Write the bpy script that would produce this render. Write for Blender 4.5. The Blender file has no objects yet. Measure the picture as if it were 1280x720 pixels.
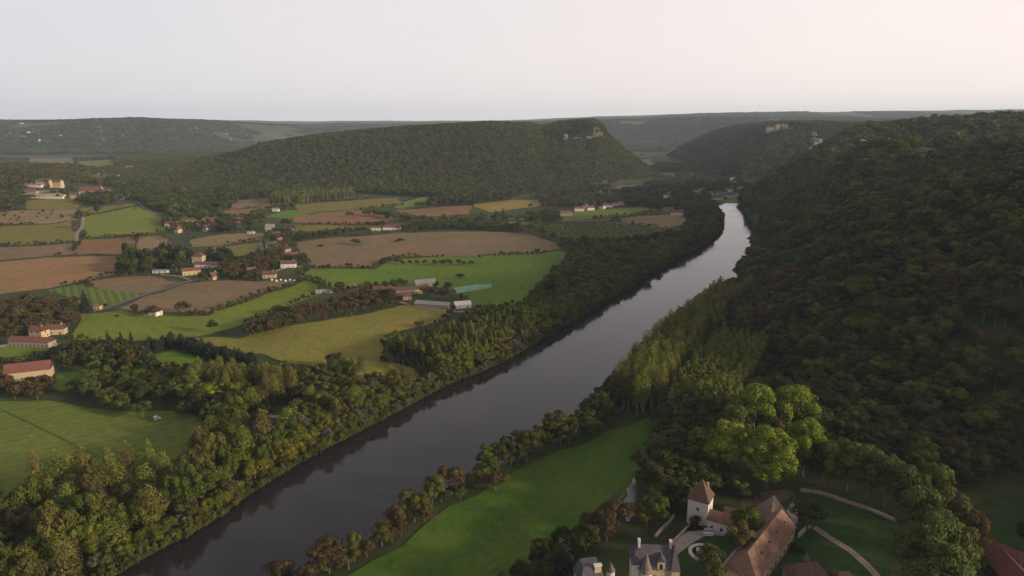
import bpy, math, random
import numpy as np
from mathutils import Vector, Matrix
from mathutils.geometry import delaunay_2d_cdt

# ---------------------------------------------------------------- camera, world, sun, exposure
R = math.radians
random.seed(7); RNG = np.random.default_rng(7)
sc = bpy.context.scene
COL = sc.collection
CAM_H, FPX, HORIZON = 170.0, 853.3, 150.0
PITCH = math.atan((360.0 - HORIZON) / FPX)
cd = bpy.data.cameras.new('camera'); cam = bpy.data.objects.new('camera', cd); COL.objects.link(cam)
cd.sensor_width = 36.0; cd.lens = 24.0; cd.clip_start = 1.0; cd.clip_end = 60000.0
cam.location = (0, 0, CAM_H); cam.rotation_euler = (math.pi / 2 - PITCH, 0, 0)
sc.camera = cam
SUN_AZ, SUN_EL = 111.0, 15.0          # degrees clockwise from the view direction, above the horizon
w = bpy.data.worlds.new('World'); sc.world = w; w.use_nodes = True
nt = w.node_tree; nt.nodes.clear()
out = nt.nodes.new('ShaderNodeOutputWorld'); bg = nt.nodes.new('ShaderNodeBackground')
sky = nt.nodes.new('ShaderNodeTexSky'); sky.sky_type = 'NISHITA'; sky.sun_disc = False
sky.sun_elevation = R(SUN_EL); sky.sun_rotation = R(SUN_AZ); sky.altitude = 200
sky.air_density = 1.0; sky.dust_density = 3.0; sky.ozone_density = 1.0
# thin high overcast veil mixed over the clear sky
tc = nt.nodes.new('ShaderNodeTexCoord')
mp = nt.nodes.new('ShaderNodeMapping'); mp.inputs['Scale'].default_value = (1.2, 1.2, 5)
nz = nt.nodes.new('ShaderNodeTexNoise'); nz.inputs['Scale'].default_value = 1.6; nz.inputs['Detail'].default_value = 5
nt.links.new(tc.outputs['Generated'], mp.inputs[0]); nt.links.new(mp.outputs[0], nz.inputs['Vector'])
cr = nt.nodes.new('ShaderNodeValToRGB')
cr.color_ramp.elements[0].position = .25; cr.color_ramp.elements[0].color = (8.6, 8.3, 8.25, 1)
cr.color_ramp.elements[1].position = .8; cr.color_ramp.elements[1].color = (9.1, 8.7, 8.6, 1)
nt.links.new(nz.outputs['Fac'], cr.inputs[0])
# the veil is brighter and warmer on the sun's side
sx = nt.nodes.new('ShaderNodeSeparateXYZ'); nt.links.new(tc.outputs['Generated'], sx.inputs[0])
mr = nt.nodes.new('ShaderNodeMapRange'); mr.inputs[1].default_value = -.6; mr.inputs[2].default_value = .8
nt.links.new(sx.outputs['X'], mr.inputs[0])
sm = nt.nodes.new('ShaderNodeValToRGB')
sm.color_ramp.elements[0].color = (.90, .91, .96, 1); sm.color_ramp.elements[1].color = (1.36, 1.24, 1.15, 1)
nt.links.new(mr.outputs[0], sm.inputs[0])
mu = nt.nodes.new('ShaderNodeMix'); mu.data_type = 'RGBA'; mu.blend_type = 'MULTIPLY'; mu.inputs[0].default_value = 1
nt.links.new(cr.outputs[0], mu.inputs[6]); nt.links.new(sm.outputs[0], mu.inputs[7])
mx = nt.nodes.new('ShaderNodeMix'); mx.data_type = 'RGBA'; mx.inputs[0].default_value = .88
nt.links.new(sky.outputs[0], mx.inputs[6]); nt.links.new(mu.outputs[2], mx.inputs[7])
# bright towards the horizon, dimmer overhead, as a hazy evening sky is
ze = nt.nodes.new('ShaderNodeValToRGB'); ze.color_ramp.elements[0].color = (1, 1, 1, 1); ze.color_ramp.elements[1].color = (.45, .435, .47, 1)
e = ze.color_ramp.elements.new(.17); e.color = (.97, .97, .985, 1); e = ze.color_ramp.elements.new(.5); e.color = (.68, .67, .69, 1)
nt.links.new(sx.outputs['Z'], ze.inputs[0])
m3 = nt.nodes.new('ShaderNodeMix'); m3.data_type = 'RGBA'; m3.blend_type = 'MULTIPLY'; m3.inputs[0].default_value = 1
nt.links.new(mx.outputs[2], m3.inputs[6]); nt.links.new(ze.outputs[0], m3.inputs[7])
nt.links.new(m3.outputs[2], bg.inputs[0]); bg.inputs[1].default_value = .085
nt.links.new(bg.outputs[0], out.inputs[0])
sl = bpy.data.lights.new('sun', 'SUN'); sl.energy = 5.0; sl.angle = R(5); sl.color = (1, .82, .58)
so = bpy.data.objects.new('sun', sl); COL.objects.link(so)
sd = Vector((math.sin(R(SUN_AZ)) * math.cos(R(SUN_EL)), math.cos(R(SUN_AZ)) * math.cos(R(SUN_EL)), math.sin(R(SUN_EL))))
so.rotation_euler = sd.to_track_quat('Z', 'Y').to_euler(); so.location = (0, 0, 600)
sc.view_settings.view_transform = 'Standard'; sc.view_settings.look = 'None'
sc.view_settings.exposure = 0.28; sc.view_settings.gamma = 1.0
cy = sc.cycles
cy.max_bounces = 5; cy.diffuse_bounces = 2; cy.glossy_bounces = 2; cy.transmission_bounces = 2
cy.volume_bounces = 0; cy.transparent_max_bounces = 4; cy.caustics_reflective = False; cy.caustics_refractive = False
cy.use_denoising = True; cy.use_adaptive_sampling = True; cy.adaptive_threshold = .02
sc.render.use_persistent_data = False

# ---------------------------------------------------------------- terrain as a height function
SP, CP = math.sin(PITCH), math.cos(PITCH)
def ray(px, py):
    u = (np.asarray(px, float) - 640) / FPX; v = (np.asarray(py, float) - 360) / FPX
    return u, CP - v * SP, -SP - v * CP
def at(px, py, z=0.0):
    a, b, c = ray(px, py); t = (z - CAM_H) / c
    return np.stack([a * t, b * t], -1)
def project(x, y, z):
    d = y * CP - (z - CAM_H) * SP; up = y * SP + (z - CAM_H) * CP
    return 640 + FPX * x / d, 360 - FPX * up / d
def smooth(a, b, x):
    t = np.clip((x - a) / (b - a), 0, 1); return t * t * (3 - 2 * t)
def _hash(i, j, s):
    n = (i * 374761393 + j * 668265263 + s * 974634777) & 0xffffffff
    n = ((n ^ (n >> 13)) * 1274126177) & 0xffffffff
    return ((n ^ (n >> 16)) & 0xffff) / 65535.0
def vnoise(x, y, s=0):
    i = np.floor(x).astype(np.int64); j = np.floor(y).astype(np.int64); fx = x - i; fy = y - j
    fx = fx * fx * (3 - 2 * fx); fy = fy * fy * (3 - 2 * fy)
    a = _hash(i, j, s); b = _hash(i + 1, j, s); c = _hash(i, j + 1, s); d = _hash(i + 1, j + 1, s)
    return (a * (1 - fx) + b * fx) * (1 - fy) + (c * (1 - fx) + d * fx) * fy
def fbm(x, y, wl, oct=4, s=0):
    r = 0; amp = 1; tot = 0
    for k in range(oct):
        r = r + amp * (vnoise(x / wl, y / wl, s + k) - .5); tot += amp; amp *= .5; wl = wl * .5
    return r / tot * 2
def inside(x, y, poly):
    x = np.asarray(x, float); y = np.asarray(y, float); res = np.zeros(x.shape, bool); n = len(poly)
    for k in range(n):
        x0, y0 = poly[k]; x1, y1 = poly[(k + 1) % n]
        if y0 == y1: continue
        c = ((y0 > y) != (y1 > y)) & (x < (x1 - x0) * (y - y0) / (y1 - y0) + x0)
        res ^= c
    return res
def dist_line(x, y, line, closed=False):
    d = np.full(np.shape(x), 1e18); n = len(line)
    for k in range(n if closed else n - 1):
        ax, ay = line[k]; bx, by = line[(k + 1) % n]; ex, ey = bx - ax, by - ay; L = ex * ex + ey * ey
        if L == 0: continue
        t = np.clip(((x - ax) * ex + (y - ay) * ey) / L, 0, 1)
        d = np.minimum(d, (x - ax - t * ex) ** 2 + (y - ay - t * ey) ** 2)
    return np.sqrt(d)
def sdf(x, y, poly):                       # positive inside
    d = dist_line(x, y, poly, True); return np.where(inside(x, y, poly), d, -d)
def catmull(pts, n=6):
    pts = [np.array(p, float) for p in pts]; P = [2 * pts[0] - pts[1]] + pts + [2 * pts[-1] - pts[-2]]; o = []
    for k in range(1, len(P) - 2):
        a, b, c, d = P[k - 1:k + 3]
        for t in np.linspace(0, 1, n, endpoint=False):
            o.append(.5 * (2 * b + (c - a) * t + (2 * a - 5 * b + 4 * c - d) * t * t + (3 * b - a - 3 * c + d) * t ** 3))
    o.append(pts[-1]); return np.array(o)

WATER_Z = -1.2
left_px = [(60, 775), (135, 722), (200, 684), (262, 651), (330, 603), (400, 562), (440, 542), (500, 511), (560, 479), (620, 455), (680, 421),
           (740, 386), (800, 351), (840, 326), (880, 305), (899, 290), (903, 276), (897, 264), (888, 257)]
right_px = [(320, 760), (372, 722), (452, 684), (517, 634), (585, 600), (628, 577), (685, 552), (728, 531), (765, 487), (808, 443),
            (850, 405), (893, 376), (917, 352), (934, 322), (944, 300), (943, 278), (930, 262), (922, 253)]
LB = catmull([(-190, 55), (-150, 105)] + [tuple(p) for p in at([p[0] for p in left_px], [p[1] for p in left_px])] + [(330, 1420), (250, 1490), (150, 1530)], 4)
RB = catmull([(-120, 40), (-85, 95)] + [tuple(p) for p in at([p[0] for p in right_px], [p[1] for p in right_px])] + [(420, 1450), (340, 1560), (150, 1610)], 4)
RIVER = [tuple(p) for p in LB] + [tuple(p) for p in RB[::-1]]
MASSIF = [(360, -600), (330, -100), (285, 90), (268, 180), (252, 270), (205, 345), (176, 400), (186, 540), (236, 690), (302, 850), (376, 1050),
          (438, 1280), (505, 1480), (600, 1700), (760, 1860), (1500, 2000), (3500, 1900), (3500, -600)]
MESA = [(-2000, 2150), (-1500, 1950), (-1150, 1820), (-911, 1780), (-450, 1650), (0, 1675), (240, 1830), (380, 2010), (455, 2200), (480, 2500), (300, 2950),
        (-400, 3250), (-1500, 3150), (-2200, 2700)]
SPUR = [(625, 1960), (640, 2300), (690, 2800), (744, 3330), (1100, 3650), (2700, 3500), (4000, 2600), (1700, 2080), (900, 1960)]
CASTLE = [(14, 150), (22, 215), (38, 260), (72, 320), (112, 372), (170, 392), (200, 340), (250, 272), (268, 180), (285, 90), (200, 60), (40, 90)]
def h(x, y):
    x = np.asarray(x, float); y = np.asarray(y, float)
    z = np.zeros(np.broadcast(x, y).shape); x = x + z; y = y + z
    s = sdf(x, y, CASTLE); z = z + 6 * smooth(-14, 4, s)
    s = sdf(x, y, MASSIF); W = np.interp(y, [0, 350, 650, 950, 1400, 1700], [380, 430, 330, 190, 210, 320])
    u = np.clip(s / W, 0, 1); S = 1 - (1 - u) ** 1.7
    Hm = np.interp(y, [0, 400, 700, 950, 1150, 1330, 1600], [150, 150, 142, 136, 121, 129, 127]) + 44 * smooth(150, 600, s)
    Hm = np.minimum(Hm + 10 * smooth(700, 1400, s), 182)
    z = z + S * (Hm + 44 * fbm(x, y, 250, 3, 11) * smooth(20, 200, s))
    z = z - 42 * np.exp(-(((x - 575) / 110) ** 2 + ((y - 850) / 120) ** 2)) * (s > 0) - 26 * np.exp(-(((x - 700) / 260) ** 2 + ((y - 1130) / 70) ** 2)) * (s > 0)
    s = sdf(x, y, MESA); Hx = np.interp(x, [-1700, -1300, -1000, -850, -760, -590, -340, -100, 300], [15, 22, 36, 60, 92, 118, 140, 152, 158])
    W = np.interp(x, [-1500, -900, -300, 100, 250], [200, 330, 480, 400, 190])
    u = np.clip(s / W, 0, 1); prof = np.where(x > 60, .90 * u + .10 * smooth(.78, .88, u), smooth(0, 1, u) * .45 + .55 * u)
    z = z + prof * (Hx + 12 * fbm(x, y, 350, 3, 5) * smooth(0, 150, s) * (u < 2))
    s = sdf(x, y, SPUR); u = np.clip(s / 360, 0, 1)
    z = z + (1 - (1 - u) ** 1.6) * (150 + 20 * fbm(x, y, 500, 3, 21))
    # castle hill on the far left and low rises round it
    z = z + 52 * np.exp(-(((x + 1500) / 420) ** 2 + ((y - 1750) / 330) ** 2)) + 26 * np.exp(-(((x + 1150) / 260) ** 2 + ((y - 1560) / 170) ** 2))
    z = z + 14 * np.exp(-(((x + 900) / 320) ** 2 + ((y - 1250) / 200) ** 2))
    az = x / np.maximum(y, 500)
    y0 = np.interp(az, [-.8, -.5, -.42, -.3, 0, .1, .2, .35, .8], [3500, 3700, 4300, 5200, 5600, 5100, 4700, 4300, 4000])
    amp = np.interp(az, [-.8, -.5, -.42, -.3, 0, .1, .2, .35, .8], [150, 150, 135, 108, 120, 140, 150, 175, 190])
    far = smooth(0, 1, (y - y0) / 1000)
    a2 = np.interp(az, [-.8, -.3, 0, .12, .3, .8], [-5, 22, 28, 75, 90, 100])
    z = z + far * (amp + 38 * fbm(x, y, 1300, 4, 31)) + a2 * smooth(6000, 9500, y)
    # river channel: a straight bank slope so the waterline follows the bank line
    m = (x > -400) & (x < 700) & (y < 1800)
    r = np.full(z.shape, -1e3); r[m] = sdf(x[m], y[m], RIVER)
    z = np.where(r > -5, np.maximum(-4.5, np.where(r > 0, WATER_Z - .35 * r, WATER_Z * (1 + r / 5) + z * np.clip(-r / 5, 0, 1))), z)
    return z
def hit(px, py):
    px = np.atleast_1d(np.asarray(px, float)); py = np.atleast_1d(np.asarray(py, float))
    a, b, c = ray(px, py); ts = np.geomspace(90, 16000, 420)
    X = a[:, None] * ts; Y = b[:, None] * ts; Z = CAM_H + c[:, None] * ts; H = h(X, Y)
    under = Z < H; under[:, -1] = True; k = under.argmax(1); k = np.maximum(k, 1)
    lo, hi = ts[k - 1], ts[k]
    for _ in range(14):
        m = (lo + hi) / 2; u = CAM_H + c * m < h(a * m, b * m); hi = np.where(u, m, hi); lo = np.where(u, lo, m)
    t = (lo + hi) / 2
    return np.stack([a * t, b * t, h(a * t, b * t)], -1)

# ---------------------------------------------------------------- materials
def mat(name, rgb, rough=.9, spec=.2, metal=0, var=.0, vscale=1.0, rgb2=None, bump=0, coord='Object', detail=4):
    m = bpy.data.materials.new(name); m.use_nodes = True; n = m.node_tree; b = n.nodes['Principled BSDF']
    b.inputs['Roughness'].default_value = rough; b.inputs['Specular IOR Level'].default_value = spec; b.inputs['Metallic'].default_value = metal
    if rgb2 is None and not var:
        b.inputs['Base Color'].default_value = (*rgb, 1)
    else:
        t = n.nodes.new('ShaderNodeTexCoord'); q = n.nodes.new('ShaderNodeTexNoise')
        q.inputs['Scale'].default_value = vscale; q.inputs['Detail'].default_value = detail; q.inputs['Roughness'].default_value = .65
        n.links.new(t.outputs[coord], q.inputs['Vector'])
        c = n.nodes.new('ShaderNodeValToRGB'); c.color_ramp.elements[0].position = .32; c.color_ramp.elements[1].position = .68
        c.color_ramp.elements[0].color = (*[v * (1 - var) for v in rgb], 1)
        c.color_ramp.elements[1].color = (*(rgb2 or [v * (1 + var) for v in rgb]), 1)
        n.links.new(q.outputs['Fac'], c.inputs[0]); n.links.new(c.outputs[0], b.inputs['Base Color'])
        if bump:
            u = n.nodes.new('ShaderNodeBump'); u.inputs['Strength'].default_value = bump
            n.links.new(q.outputs['Fac'], u.inputs['Height']); n.links.new(u.outputs[0], b.inputs['Normal'])
    return m
def node_mat(name):
    m = bpy.data.materials.new(name); m.use_nodes = True; return m, m.node_tree, m.node_tree.nodes['Principled BSDF']

def field_mat(name, a, b, c=None, stripe=None, stripe_w=6.0, stripe_amt=.25, scale=.012, angle=0.0):
    """soil or grass: two noise scales between colours a/b/c, with optional tillage or mowing rows"""
    m, n, bs = node_mat(name); L = n.links.new
    bs.inputs['Roughness'].default_value = .95; bs.inputs['Specular IOR Level'].default_value = .1
    g = n.nodes.new('ShaderNodeNewGeometry')
    q1 = n.nodes.new('ShaderNodeTexNoise'); q1.inputs['Scale'].default_value = scale; q1.inputs['Detail'].default_value = 5
    q2 = n.nodes.new('ShaderNodeTexNoise'); q2.inputs['Scale'].default_value = scale * 14; q2.inputs['Detail'].default_value = 6; q2.inputs['Roughness'].default_value = .7
    L(g.outputs['Position'], q1.inputs['Vector']); L(g.outputs['Position'], q2.inputs['Vector'])
    r = n.nodes.new('ShaderNodeValToRGB'); r.color_ramp.elements[0].position = .34; r.color_ramp.elements[1].position = .66
    r.color_ramp.elements[0].color = (*a, 1); r.color_ramp.elements[1].color = (*b, 1)
    if c:
        e = r.color_ramp.elements.new(.5); e.color = (*c, 1)
    L(q1.outputs['Fac'], r.inputs[0])
    mr = n.nodes.new('ShaderNodeMapRange'); mr.inputs[1].default_value = .25; mr.inputs[2].default_value = .75; mr.inputs[3].default_value = .62; mr.inputs[4].default_value = 1.38
    L(q2.outputs['Fac'], mr.inputs[0])
    mm = n.nodes.new('ShaderNodeMix'); mm.data_type = 'RGBA'; mm.blend_type = 'MULTIPLY'; mm.inputs[0].default_value = 1
    L(r.outputs[0], mm.inputs[6]); L(mr.outputs[0], mm.inputs[7]); src = mm.outputs[2]
    # worn and dry spots with ragged outlines
    q4 = n.nodes.new('ShaderNodeTexNoise'); q4.inputs['Scale'].default_value = scale * 3.2; q4.inputs['Detail'].default_value = 9; q4.inputs['Roughness'].default_value = .62
    L(g.outputs['Position'], q4.inputs['Vector'])
    r4 = n.nodes.new('ShaderNodeMapRange'); r4.inputs[1].default_value = .52; r4.inputs[2].default_value = .70; r4.inputs[4].default_value = .75; L(q4.outputs['Fac'], r4.inputs[0])
    m4 = n.nodes.new('ShaderNodeMix'); m4.data_type = 'RGBA'; L(r4.outputs[0], m4.inputs[0]); L(src, m4.inputs[6])
    m4.inputs[7].default_value = (a[0] * 1.45 + .012, a[1] * 1.12, a[2] * 1.3, 1); src = m4.outputs[2]
    if stripe is not None:
        mp = n.nodes.new('ShaderNodeMapping'); mp.inputs['Rotation'].default_value = (0, 0, -angle)
        L(g.outputs['Position'], mp.inputs[0])
        wv = n.nodes.new('ShaderNodeTexWave'); wv.inputs['Scale'].default_value = .314 / stripe_w; wv.inputs['Distortion'].default_value = 1.2
        wv.inputs['Detail'].default_value = 2; wv.inputs['Detail Scale'].default_value = .4; wv.bands_direction = 'X'
        L(mp.outputs[0], wv.inputs['Vector'])
        k = n.nodes.new('ShaderNodeMath'); k.operation = 'MULTIPLY'; k.inputs[1].default_value = stripe_amt; L(wv.outputs['Fac'], k.inputs[0])
        m2 = n.nodes.new('ShaderNodeMix'); m2.data_type = 'RGBA'; L(k.outputs[0], m2.inputs[0]); L(src, m2.inputs[6]); m2.inputs[7].default_value = (*stripe, 1)
        src = m2.outputs[2]
    L(src, bs.inputs['Base Color'])
    return m

def leaf_mat(name, a, b, c=None, trans=.18):
    """foliage: hue differs from tree to tree (object random) and from leaf clump to clump (tone)"""
    m, n, bs = node_mat(name); L = n.links.new
    oi = n.nodes.new('ShaderNodeObjectInfo'); r = n.nodes.new('ShaderNodeValToRGB')
    r.color_ramp.elements[0].color = (*a, 1); r.color_ramp.elements[1].color = (*b, 1)
    if c:
        e = r.color_ramp.elements.new(.85); e.color = (*b, 1); r.color_ramp.elements[-1].color = (*c, 1)
    L(oi.outputs['Random'], r.inputs[0])
    at_ = n.nodes.new('ShaderNodeAttribute'); at_.attribute_name = 'tone'
    mr = n.nodes.new('ShaderNodeMapRange'); mr.inputs[3].default_value = .6; mr.inputs[4].default_value = 1.45; L(at_.outputs['Fac'], mr.inputs[0])
    mm = n.nodes.new('ShaderNodeMix'); mm.data_type = 'RGBA'; mm.blend_type = 'MULTIPLY'; mm.inputs[0].default_value = 1
    L(r.outputs[0], mm.inputs[6]); L(mr.outputs[0], mm.inputs[7])
    bs.inputs['Roughness'].default_value = .75; bs.inputs['Specular IOR Level'].default_value = .15
    L(mm.outputs[2], bs.inputs['Base Color'])
    tr = n.nodes.new('ShaderNodeBsdfTranslucent'); L(mm.outputs[2], tr.inputs['Color'])
    ms = n.nodes.new('ShaderNodeMixShader'); ms.inputs[0].default_value = trans
    L(bs.outputs[0], ms.inputs[1]); L(tr.outputs[0], ms.inputs[2]); L(ms.outputs[0], n.nodes['Material Output'].inputs[0])
    return m

LM = dict(
    dark=leaf_mat('dark_leaves', (.026, .033, .007), (.046, .050, .010)),
    mid=leaf_mat('green_leaves', (.047, .067, .010), (.074, .095, .014)),
    olive=leaf_mat('olive_leaves', (.056, .058, .013), (.084, .078, .018)),
    yellow=leaf_mat('yellow_green_leaves', (.078, .088, .010), (.112, .108, .014)),
    bright=leaf_mat('fresh_green_leaves', (.110, .148, .012), (.150, .178, .016)),
    rust=leaf_mat('rust_leaves', (.056, .042, .018), (.080, .052, .020)),
    grey=leaf_mat('grey_green_leaves', (.055, .060, .036), (.075, .076, .045)),
    poplar=leaf_mat('poplar_leaves', (.098, .122, .020), (.134, .146, .026)),
    tanpop=leaf_mat('turning_poplar_leaves', (.104, .096, .026), (.130, .106, .030)),
    conifer=leaf_mat('conifer_needles', (.012, .022, .012), (.020, .030, .015), trans=.05),
)
M = dict(
    bark=mat('bark', (.10, .085, .065), var=.3, vscale=3),
    palebark=mat('pale_bark', (.24, .22, .18), var=.3, vscale=3),
    pale_wall=mat('pale_limestone_wall', (.46, .42, .36), var=.14, vscale=.6),
    white_wall=mat('white_render_wall', (.48, .46, .43), var=.08, vscale=.4),
    tan_wall=mat('tan_stone_wall', (.36, .29, .19), var=.2, vscale=.9),
    grey_wall=mat('grey_stone_wall', (.24, .21, .18), var=.25, vscale=.8),
    red_roof=mat('red_tile_roof', (.140, .056, .045), var=.28, vscale=.9, bump=.3),
    brown_roof=mat('brown_tile_roof', (.095, .055, .045), var=.3, vscale=.9, bump=.3),
    pink_roof=mat('faded_tile_roof', (.160, .092, .066), var=.3, vscale=.5, bump=.3),
    slate_roof=mat('slate_roof', (.065, .062, .070), var=.3, vscale=1.2, rough=.6),
    stone_roof=mat('stone_slab_roof', (.15, .12, .10), var=.35, vscale=1.0, bump=.4),
    metal_roof=mat('grey_metal_roof', (.20, .20, .20), rough=.5, var=.1, vscale=.2),
    glass=mat('window_glass', (.015, .017, .02), rough=.15, spec=.5),
    shutter=mat('painted_shutter', (.20, .21, .20)),
    wood=mat('dark_wood', (.055, .04, .03)),
    white=mat('white_paint', (.48, .48, .46), rough=.5),
    green_film=mat('green_tunnel_film', (.09, .20, .14), rough=.4, spec=.4),
    gravel=mat('pale_gravel', (.27, .24, .205), var=.15, vscale=.5, coord='Object'),
    asphalt=mat('asphalt', (.10, .095, .09), var=.15, vscale=.2),
    dirt=mat('dirt_track', (.20, .155, .11), var=.2, vscale=.3),
    lawn=field_mat('lawn_grass', (.020, .044, .011), (.030, .056, .014)),
    rock=mat('cliff_rock', (.21, .17, .13), rgb2=(.09, .08, .068), vscale=.09, bump=.5, detail=7),
    hedge=leaf_mat('burgundy_hedge_leaves', (.045, .018, .016), (.06, .02, .018)),
)

# ---------------------------------------------------------------- object helpers
def tag(o, label=None, cat=None, group=None, kind=None):
    if label: o['label'] = label
    if cat: o['category'] = cat
    if group: o['group'] = group
    if kind: o['kind'] = kind
    return o
def mesh_np(name, V, F, mats, tone=None, smooth_=False, midx=None):
    """V (n,3); F (m,3|4)"""
    V = np.asarray(V, np.float32); F = np.asarray(F, np.int32); k = F.shape[1]
    me = bpy.data.meshes.new(name); me.vertices.add(len(V)); me.vertices.foreach_set('co', V.ravel())
    me.loops.add(F.size); me.loops.foreach_set('vertex_index', F.ravel()); me.polygons.add(len(F))
    me.polygons.foreach_set('loop_start', np.arange(0, F.size, k, dtype=np.int32))
    me.polygons.foreach_set('loop_total', np.full(len(F), k, np.int32))
    if midx is not None: me.polygons.foreach_set('material_index', np.asarray(midx, np.int32))
    me.polygons.foreach_set('use_smooth', np.full(len(F), smooth_, bool))
    for m in (mats if isinstance(mats, (list, tuple)) else [mats]): me.materials.append(m)
    if tone is not None:
        a = me.attributes.new('tone', 'FLOAT', 'FACE'); a.data.foreach_set('value', np.asarray(tone, np.float32))
    me.update(); me.validate(); return me
def link(name, me, parent=None, loc=None, rotz=None):
    o = bpy.data.objects.new(name, me); COL.objects.link(o)
    if parent is not None: o.parent = parent
    if loc is not None: o.location = loc
    if rotz is not None: o.rotation_euler = (0, 0, rotz)
    return o
def empty(name, loc, rotz=0.0):
    return link(name, None, None, loc, rotz)
def copy_tree(o, parent=None):
    c = o.copy(); COL.objects.link(c)
    if parent is not None: c.parent = parent
    for ch in list(o.children): copy_tree(ch, c)
    return c
class MB:
    """collects boxes, prisms and tubes; build() links them as ONE mesh object"""
    def __init__(s): s.V = []; s.F = []
    def add(s, vs, fs):
        n = len(s.V); s.V += [tuple(v) for v in vs]; s.F += [[i + n for i in f] for f in fs]; return s
    def box(s, x0, x1, y0, y1, z0, z1):
        return s.add([(x0, y0, z0), (x1, y0, z0), (x1, y1, z0), (x0, y1, z0), (x0, y0, z1), (x1, y0, z1), (x1, y1, z1), (x0, y1, z1)],
                     [(3, 2, 1, 0), (4, 5, 6, 7), (0, 1, 5, 4), (1, 2, 6, 5), (2, 3, 7, 6), (3, 0, 4, 7)])
    def tube(s, p, q, r0, r1, n=6, cap=True):
        p = Vector(p); q = Vector(q); d = (q - p).normalized(); u = d.orthogonal().normalized(); v = d.cross(u)
        vs = [p + (u * math.cos(2 * math.pi * k / n) + v * math.sin(2 * math.pi * k / n)) * r0 for k in range(n)] + \
             [q + (u * math.cos(2 * math.pi * k / n) + v * math.sin(2 * math.pi * k / n)) * r1 for k in range(n)]
        fs = [(k, (k + 1) % n, n + (k + 1) % n, n + k) for k in range(n)]
        if cap: fs += [tuple(range(n))[::-1], tuple(range(n, 2 * n))]
        return s.add(vs, fs)
    def build(s, name, m, parent=None, loc=None, rotz=None):
        me = bpy.data.meshes.new(name); me.from_pydata([tuple(v) for v in s.V], [], s.F); me.materials.append(m); me.update()
        return link(name, me, parent, loc, rotz)

# ---------------------------------------------------------------- the ground: one sheet to the horizon
def axis(parts):
    a = [parts[0][0]]
    for (x0, x1, st0, st1) in parts:
        x = x0
        while x < x1 - 1e-6:
            f = (x - x0) / (x1 - x0); x = min(x1, x + st0 + (st1 - st0) * f); a.append(x)
    return np.array(sorted(set(a)))
XS = axis([(-11500, -3500, 420, 90), (-3500, -900, 70, 16), (-900, -260, 16, 6), (-260, 420, 4, 4), (420, 900, 6, 14), (900, 3500, 16, 70), (3500, 11500, 90, 420)])
YS = axis([(-700, 40, 60, 10), (40, 900, 4, 5), (900, 1700, 6, 12), (1700, 3600, 12, 30), (3600, 10000, 36, 110), (10000, 15000, 130, 500)])
gx, gy = np.meshgrid(XS, YS); nx, ny = len(XS), len(YS)
gz = h(gx, gy)
i = np.arange(nx - 1)[None, :] + np.arange(ny - 1)[:, None] * nx
F = np.stack([i, i + 1, i + 1 + nx, i + nx], -1).reshape(-1, 4)
m, n, bs = node_mat('valley_ground'); L = n.links.new
bs.inputs['Roughness'].default_value = .95; bs.inputs['Specular IOR Level'].default_value = .1
g = n.nodes.new('ShaderNodeNewGeometry')
vo = n.nodes.new('ShaderNodeTexVoronoi'); vo.inputs['Scale'].default_value = .008; vo.inputs['Randomness'].default_value = 1
q = n.nodes.new('ShaderNodeTexNoise'); q.inputs['Scale'].default_value = .02; q.inputs['Detail'].default_value = 8; q.inputs['Roughness'].default_value = .7
q3 = n.nodes.new('ShaderNodeTexNoise'); q3.inputs['Scale'].default_value = .0016; q3.inputs['Detail'].default_value = 5
for t in (vo, q, q3): L(g.outputs['Position'], t.inputs['Vector'])
cf = n.nodes.new('ShaderNodeValToRGB'); cf.color_ramp.interpolation = 'CONSTANT'
cols = [(0, (.055, .075, .025)), (.25, (.030, .045, .018)), (.45, (.085, .085, .035)), (.6, (.11, .075, .05)), (.72, (.04, .06, .02)), (.88, (.09, .10, .03))]
for k, (p, c) in enumerate(cols):
    e = cf.color_ramp.elements[k] if k < 2 else cf.color_ramp.elements.new(p)
    e.position = p; e.color = (*c, 1)
sep = n.nodes.new('ShaderNodeSeparateColor'); L(vo.outputs['Color'], sep.inputs[0]); L(sep.outputs[0], cf.inputs[0])
wd = n.nodes.new('ShaderNodeValToRGB'); wd.color_ramp.elements[0].color = (.026, .036, .014, 1); wd.color_ramp.elements[1].color = (.060, .070, .026, 1)
wd.color_ramp.elements[0].position = .35; wd.color_ramp.elements[1].position = .7; L(q.outputs['Fac'], wd.inputs[0])
th = n.nodes.new('ShaderNodeMapRange'); th.inputs[1].default_value = .5; th.inputs[2].default_value = .56; L(q3.outputs['Fac'], th.inputs[0])
sy = n.nodes.new('ShaderNodeSeparateXYZ'); L(g.outputs['Position'], sy.inputs[0])
fy = n.nodes.new('ShaderNodeMapRange'); fy.inputs[1].default_value = 2400; fy.inputs[2].default_value = 3400; L(sy.outputs['Y'], fy.inputs[0])
ml = n.nodes.new('ShaderNodeMath'); ml.operation = 'MULTIPLY'; L(th.outputs[0], ml.inputs[0]); L(fy.outputs[0], ml.inputs[1])
mg = n.nodes.new('ShaderNodeMix'); mg.data_type = 'RGBA'; L(ml.outputs[0], mg.inputs[0]); L(wd.outputs[0], mg.inputs[6]); L(cf.outputs[0], mg.inputs[7])
L(mg.outputs[2], bs.inputs['Base Color'])
me = mesh_np('ground', np.stack([gx, gy, gz], -1).reshape(-1, 3), F, m, smooth_=True)
tag(link('ground', me), kind='structure')

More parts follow.
